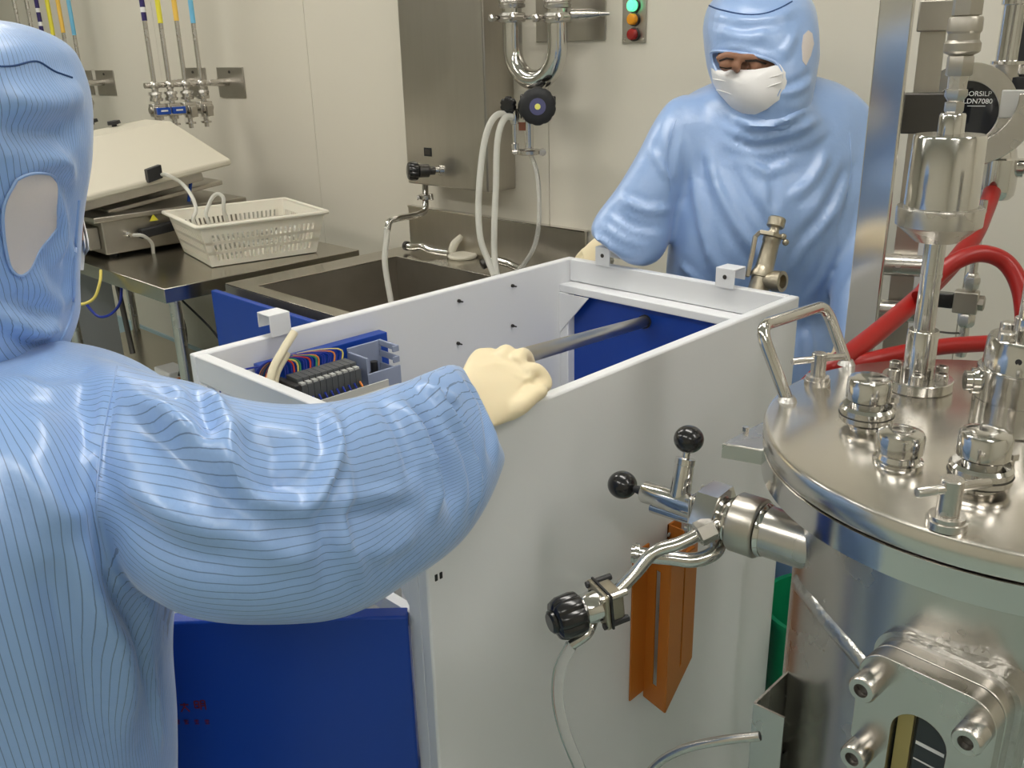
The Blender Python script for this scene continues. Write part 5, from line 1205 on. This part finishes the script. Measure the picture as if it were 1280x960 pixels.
seam('stitching', bv1, [(146, 458), (140, 490), (128, 550), (121, 610), (122, 650), (134, 700)], .0007, 'cloth_plain', body1)
# hood
m = MB(); ha = PD(20, 230, .80)
def hr(row, l, r, rv): z = zat(ha, row); return rrow(row, l, r, proj((ha[0], ha[1], z))[2], rv)
loft(m, [hr(*a) for a in ((24, -75, -10, .035), (36, -115, 28, .070), (60, -140, 66, .098), (90, -152, 80, .112), (130, -158, 91, .118), (180, -160, 94, .120), (230, -158, 92, .118), (280, -152, 87, .112), (330, -145, 84, .108), (370, -140, 84, .104), (405, -140, 84, .106), (435, -142, 76, .104), (485, -140, 56, .095))], 40, 2.15)
mh1 = fuse(m, .0055, 5)
set_weft(mh1, lambda c: (lambda p: math.atan2(p[1]-ha[1], p[0]-ha[0]+.0)*.13))
wrinkle(mh1, .0022, 13)
folds(mh1, [([(0, 120), (40, 128), (85, 122), (104, 118)], .010, .006), ([(0, 165), (45, 175), (100, 165)], .012, -.007), ([(0, 190), (40, 186), (90, 200)], .008, .006), ([(20, 215), (70, 200), (95, 230)], .007, .005), ([(72, 240), (80, 290), (70, 330)], .006, .006), ([(0, 390), (40, 412), (75, 408)], .008, .010), ([(0, 410), (40, 432), (70, 428)], .006, -.006), ([(40, 340), (60, 370), (80, 385)], .007, .006), ([(0, 365), (30, 385), (60, 390)], .007, -.005), ([(88, 300), (90, 340), (86, 380)], .005, .006)])
bvh1 = bvh_of(mh1)
hood1 = finish('hood', mh1, 'cloth_stripe', w1)
seam('brim_seam', bvh1, [(0, 83), (18, 82), (38, 77), (50, 78), (68, 89), (90, 97)], .0008, 'seam_blue', hood1)
s4 = 2.087
ep = [(40, 425), (80, 408), (125, 410), (145, 440), (146, 500), (145, 545), (125, 575), (98, 610), (75, 660), (48, 676), (22, 650), (6, 565), (8, 490)]
ear = patch('ear_patch', bvh1, [(x/s4, 20+y/s4) for x, y in ep], .0022, 'mesh_patch', hood1, 9, .003, .002, label='pale mesh ear patch')
seam('patch_stitching', bvh1, [(x/s4, 20+y/s4) for x, y in ep+[ep[0]]], .0013, 'cloth_plain', hood1, .002)
seam('face_elastic', bvh1, [(98, 250), (95, 290), (93, 330), (92, 370), (87, 400), (75, 425)], .0016, 'cloth_plain', hood1)
fdir = unit(V(.34, .94, 0)); fsd = V(-fdir[1], fdir[0], 0)
def from_front(bv, y, z):
    o_ = V(ha[0], ha[1], z)+fdir*1.0+fsd*(y-ha[1]); h = bv.ray_cast(Vector(o_), Vector(-fdir)); return (None, None) if h[0] is None else (np.array(h[0]), np.array(h[1]))
hy, hz0 = ha[1]+.0, 1.34
ov = lambda cy_, cz_, ry, rz, n=24: [(cy_+ry*math.cos(2*math.pi*k/n), cz_+rz*math.sin(2*math.pi*k/n)) for k in range(n)]
patch('face', bvh1, ov(hy, hz0+.012, .050, .070), .002, 'skin', w1, 6, .004, .003, caster=from_front, step=.01)
patch('face_mask', bvh1, ov(hy, hz0-.022, .052, .042), .004, 'mask_white', w1, 6, .003, .010, caster=from_front, step=.01)
for s_ in (-1, 1):
    patch('eyebrow', bvh1, ov(hy+.027*s_, hz0+.050, .018, .004, 12), .0065, 'brow', w1, 3, .003, caster=from_front, step=.01)
    patch('eye', bvh1, ov(hy+.027*s_, hz0+.032, .013, .0045, 12), .0065, 'brow', w1, 3, .003, caster=from_front, step=.01)
# gloved fist around the bar
m = MB()
loft(m, [rpx((578, 500), (604, 538), .985, .014), rpx((575, 472), (626, 532), 1.03, .021), rpx((582, 452), (650, 518), 1.065, .027), rpx((590, 440), (668, 496), 1.095, .027), rpx((600, 434), (675, 474), 1.115, .025), rpx((612, 438), (672, 460), 1.135, .018)], 24, 2.5)
for x, y in ((606, 440), (627, 436), (648, 440)):
    chain(m, [PD(x-4, y+14, 1.095), PD(x+4, y+4, 1.118), PD(x+10, y+8, 1.150), PD(x+14, y+26, 1.165), PD(x+8, y+36, 1.150)], [.0095, .0098, .0102, .0098, .0090])
chain(m, [PD(655, 468, 1.095), PD(668, 463, 1.106), PD(679, 473, 1.112), PD(681, 482, 1.110), PD(670, 484, 1.100)], [.0110, .0108, .0100, .0096, .0088])
chain(m, [PD(632, 515, 1.050), PD(650, 507, 1.060), PD(664, 496, 1.078), PD(677, 489, 1.092)], [.0130, .0120, .0105, .0088])
gf = fuse(m, .0026, 14)
folds(gf, [([(648, 488), (660, 478), (668, 480)], .0022, -.0016), ([(640, 466), (655, 474), (668, 470)], .003, .0014), ([(600, 460), (620, 455), (640, 462)], .006, .0012), ([(596, 500), (615, 520), (624, 535)], .003, -.0012), ([(575, 480), (598, 500), (610, 530)], .004, .0014)])
finish('glove', gf, 'latex', w1, label='cream latex glove gripping the bar')
gl = relaxed_hand(V(.265, 1.09, .715), V(.15, 0, -1), 1, V(.2, 1, 0), .95); finish('glove', gl, 'latex', w1)
for s_ in (-1, 1):
    h0 = hx+ll_*.10*s_; m = MB()
    loft(m, [world_ring(h0-ff_*.075+UP*.045, ll_*.034, UP*.043), world_ring(h0+UP*.052, ll_*.042, UP*.050), world_ring(h0+ff_*.09+UP*.036, ll_*.047, UP*.034), world_ring(h0+ff_*.15+UP*.024, ll_*.040, UP*.022), world_ring(h0+ff_*.175+UP*.018, ll_*.024, UP*.014)], 20)
    finish('shoe', fuse(m, .006, 2), 'shoe_white', w1)
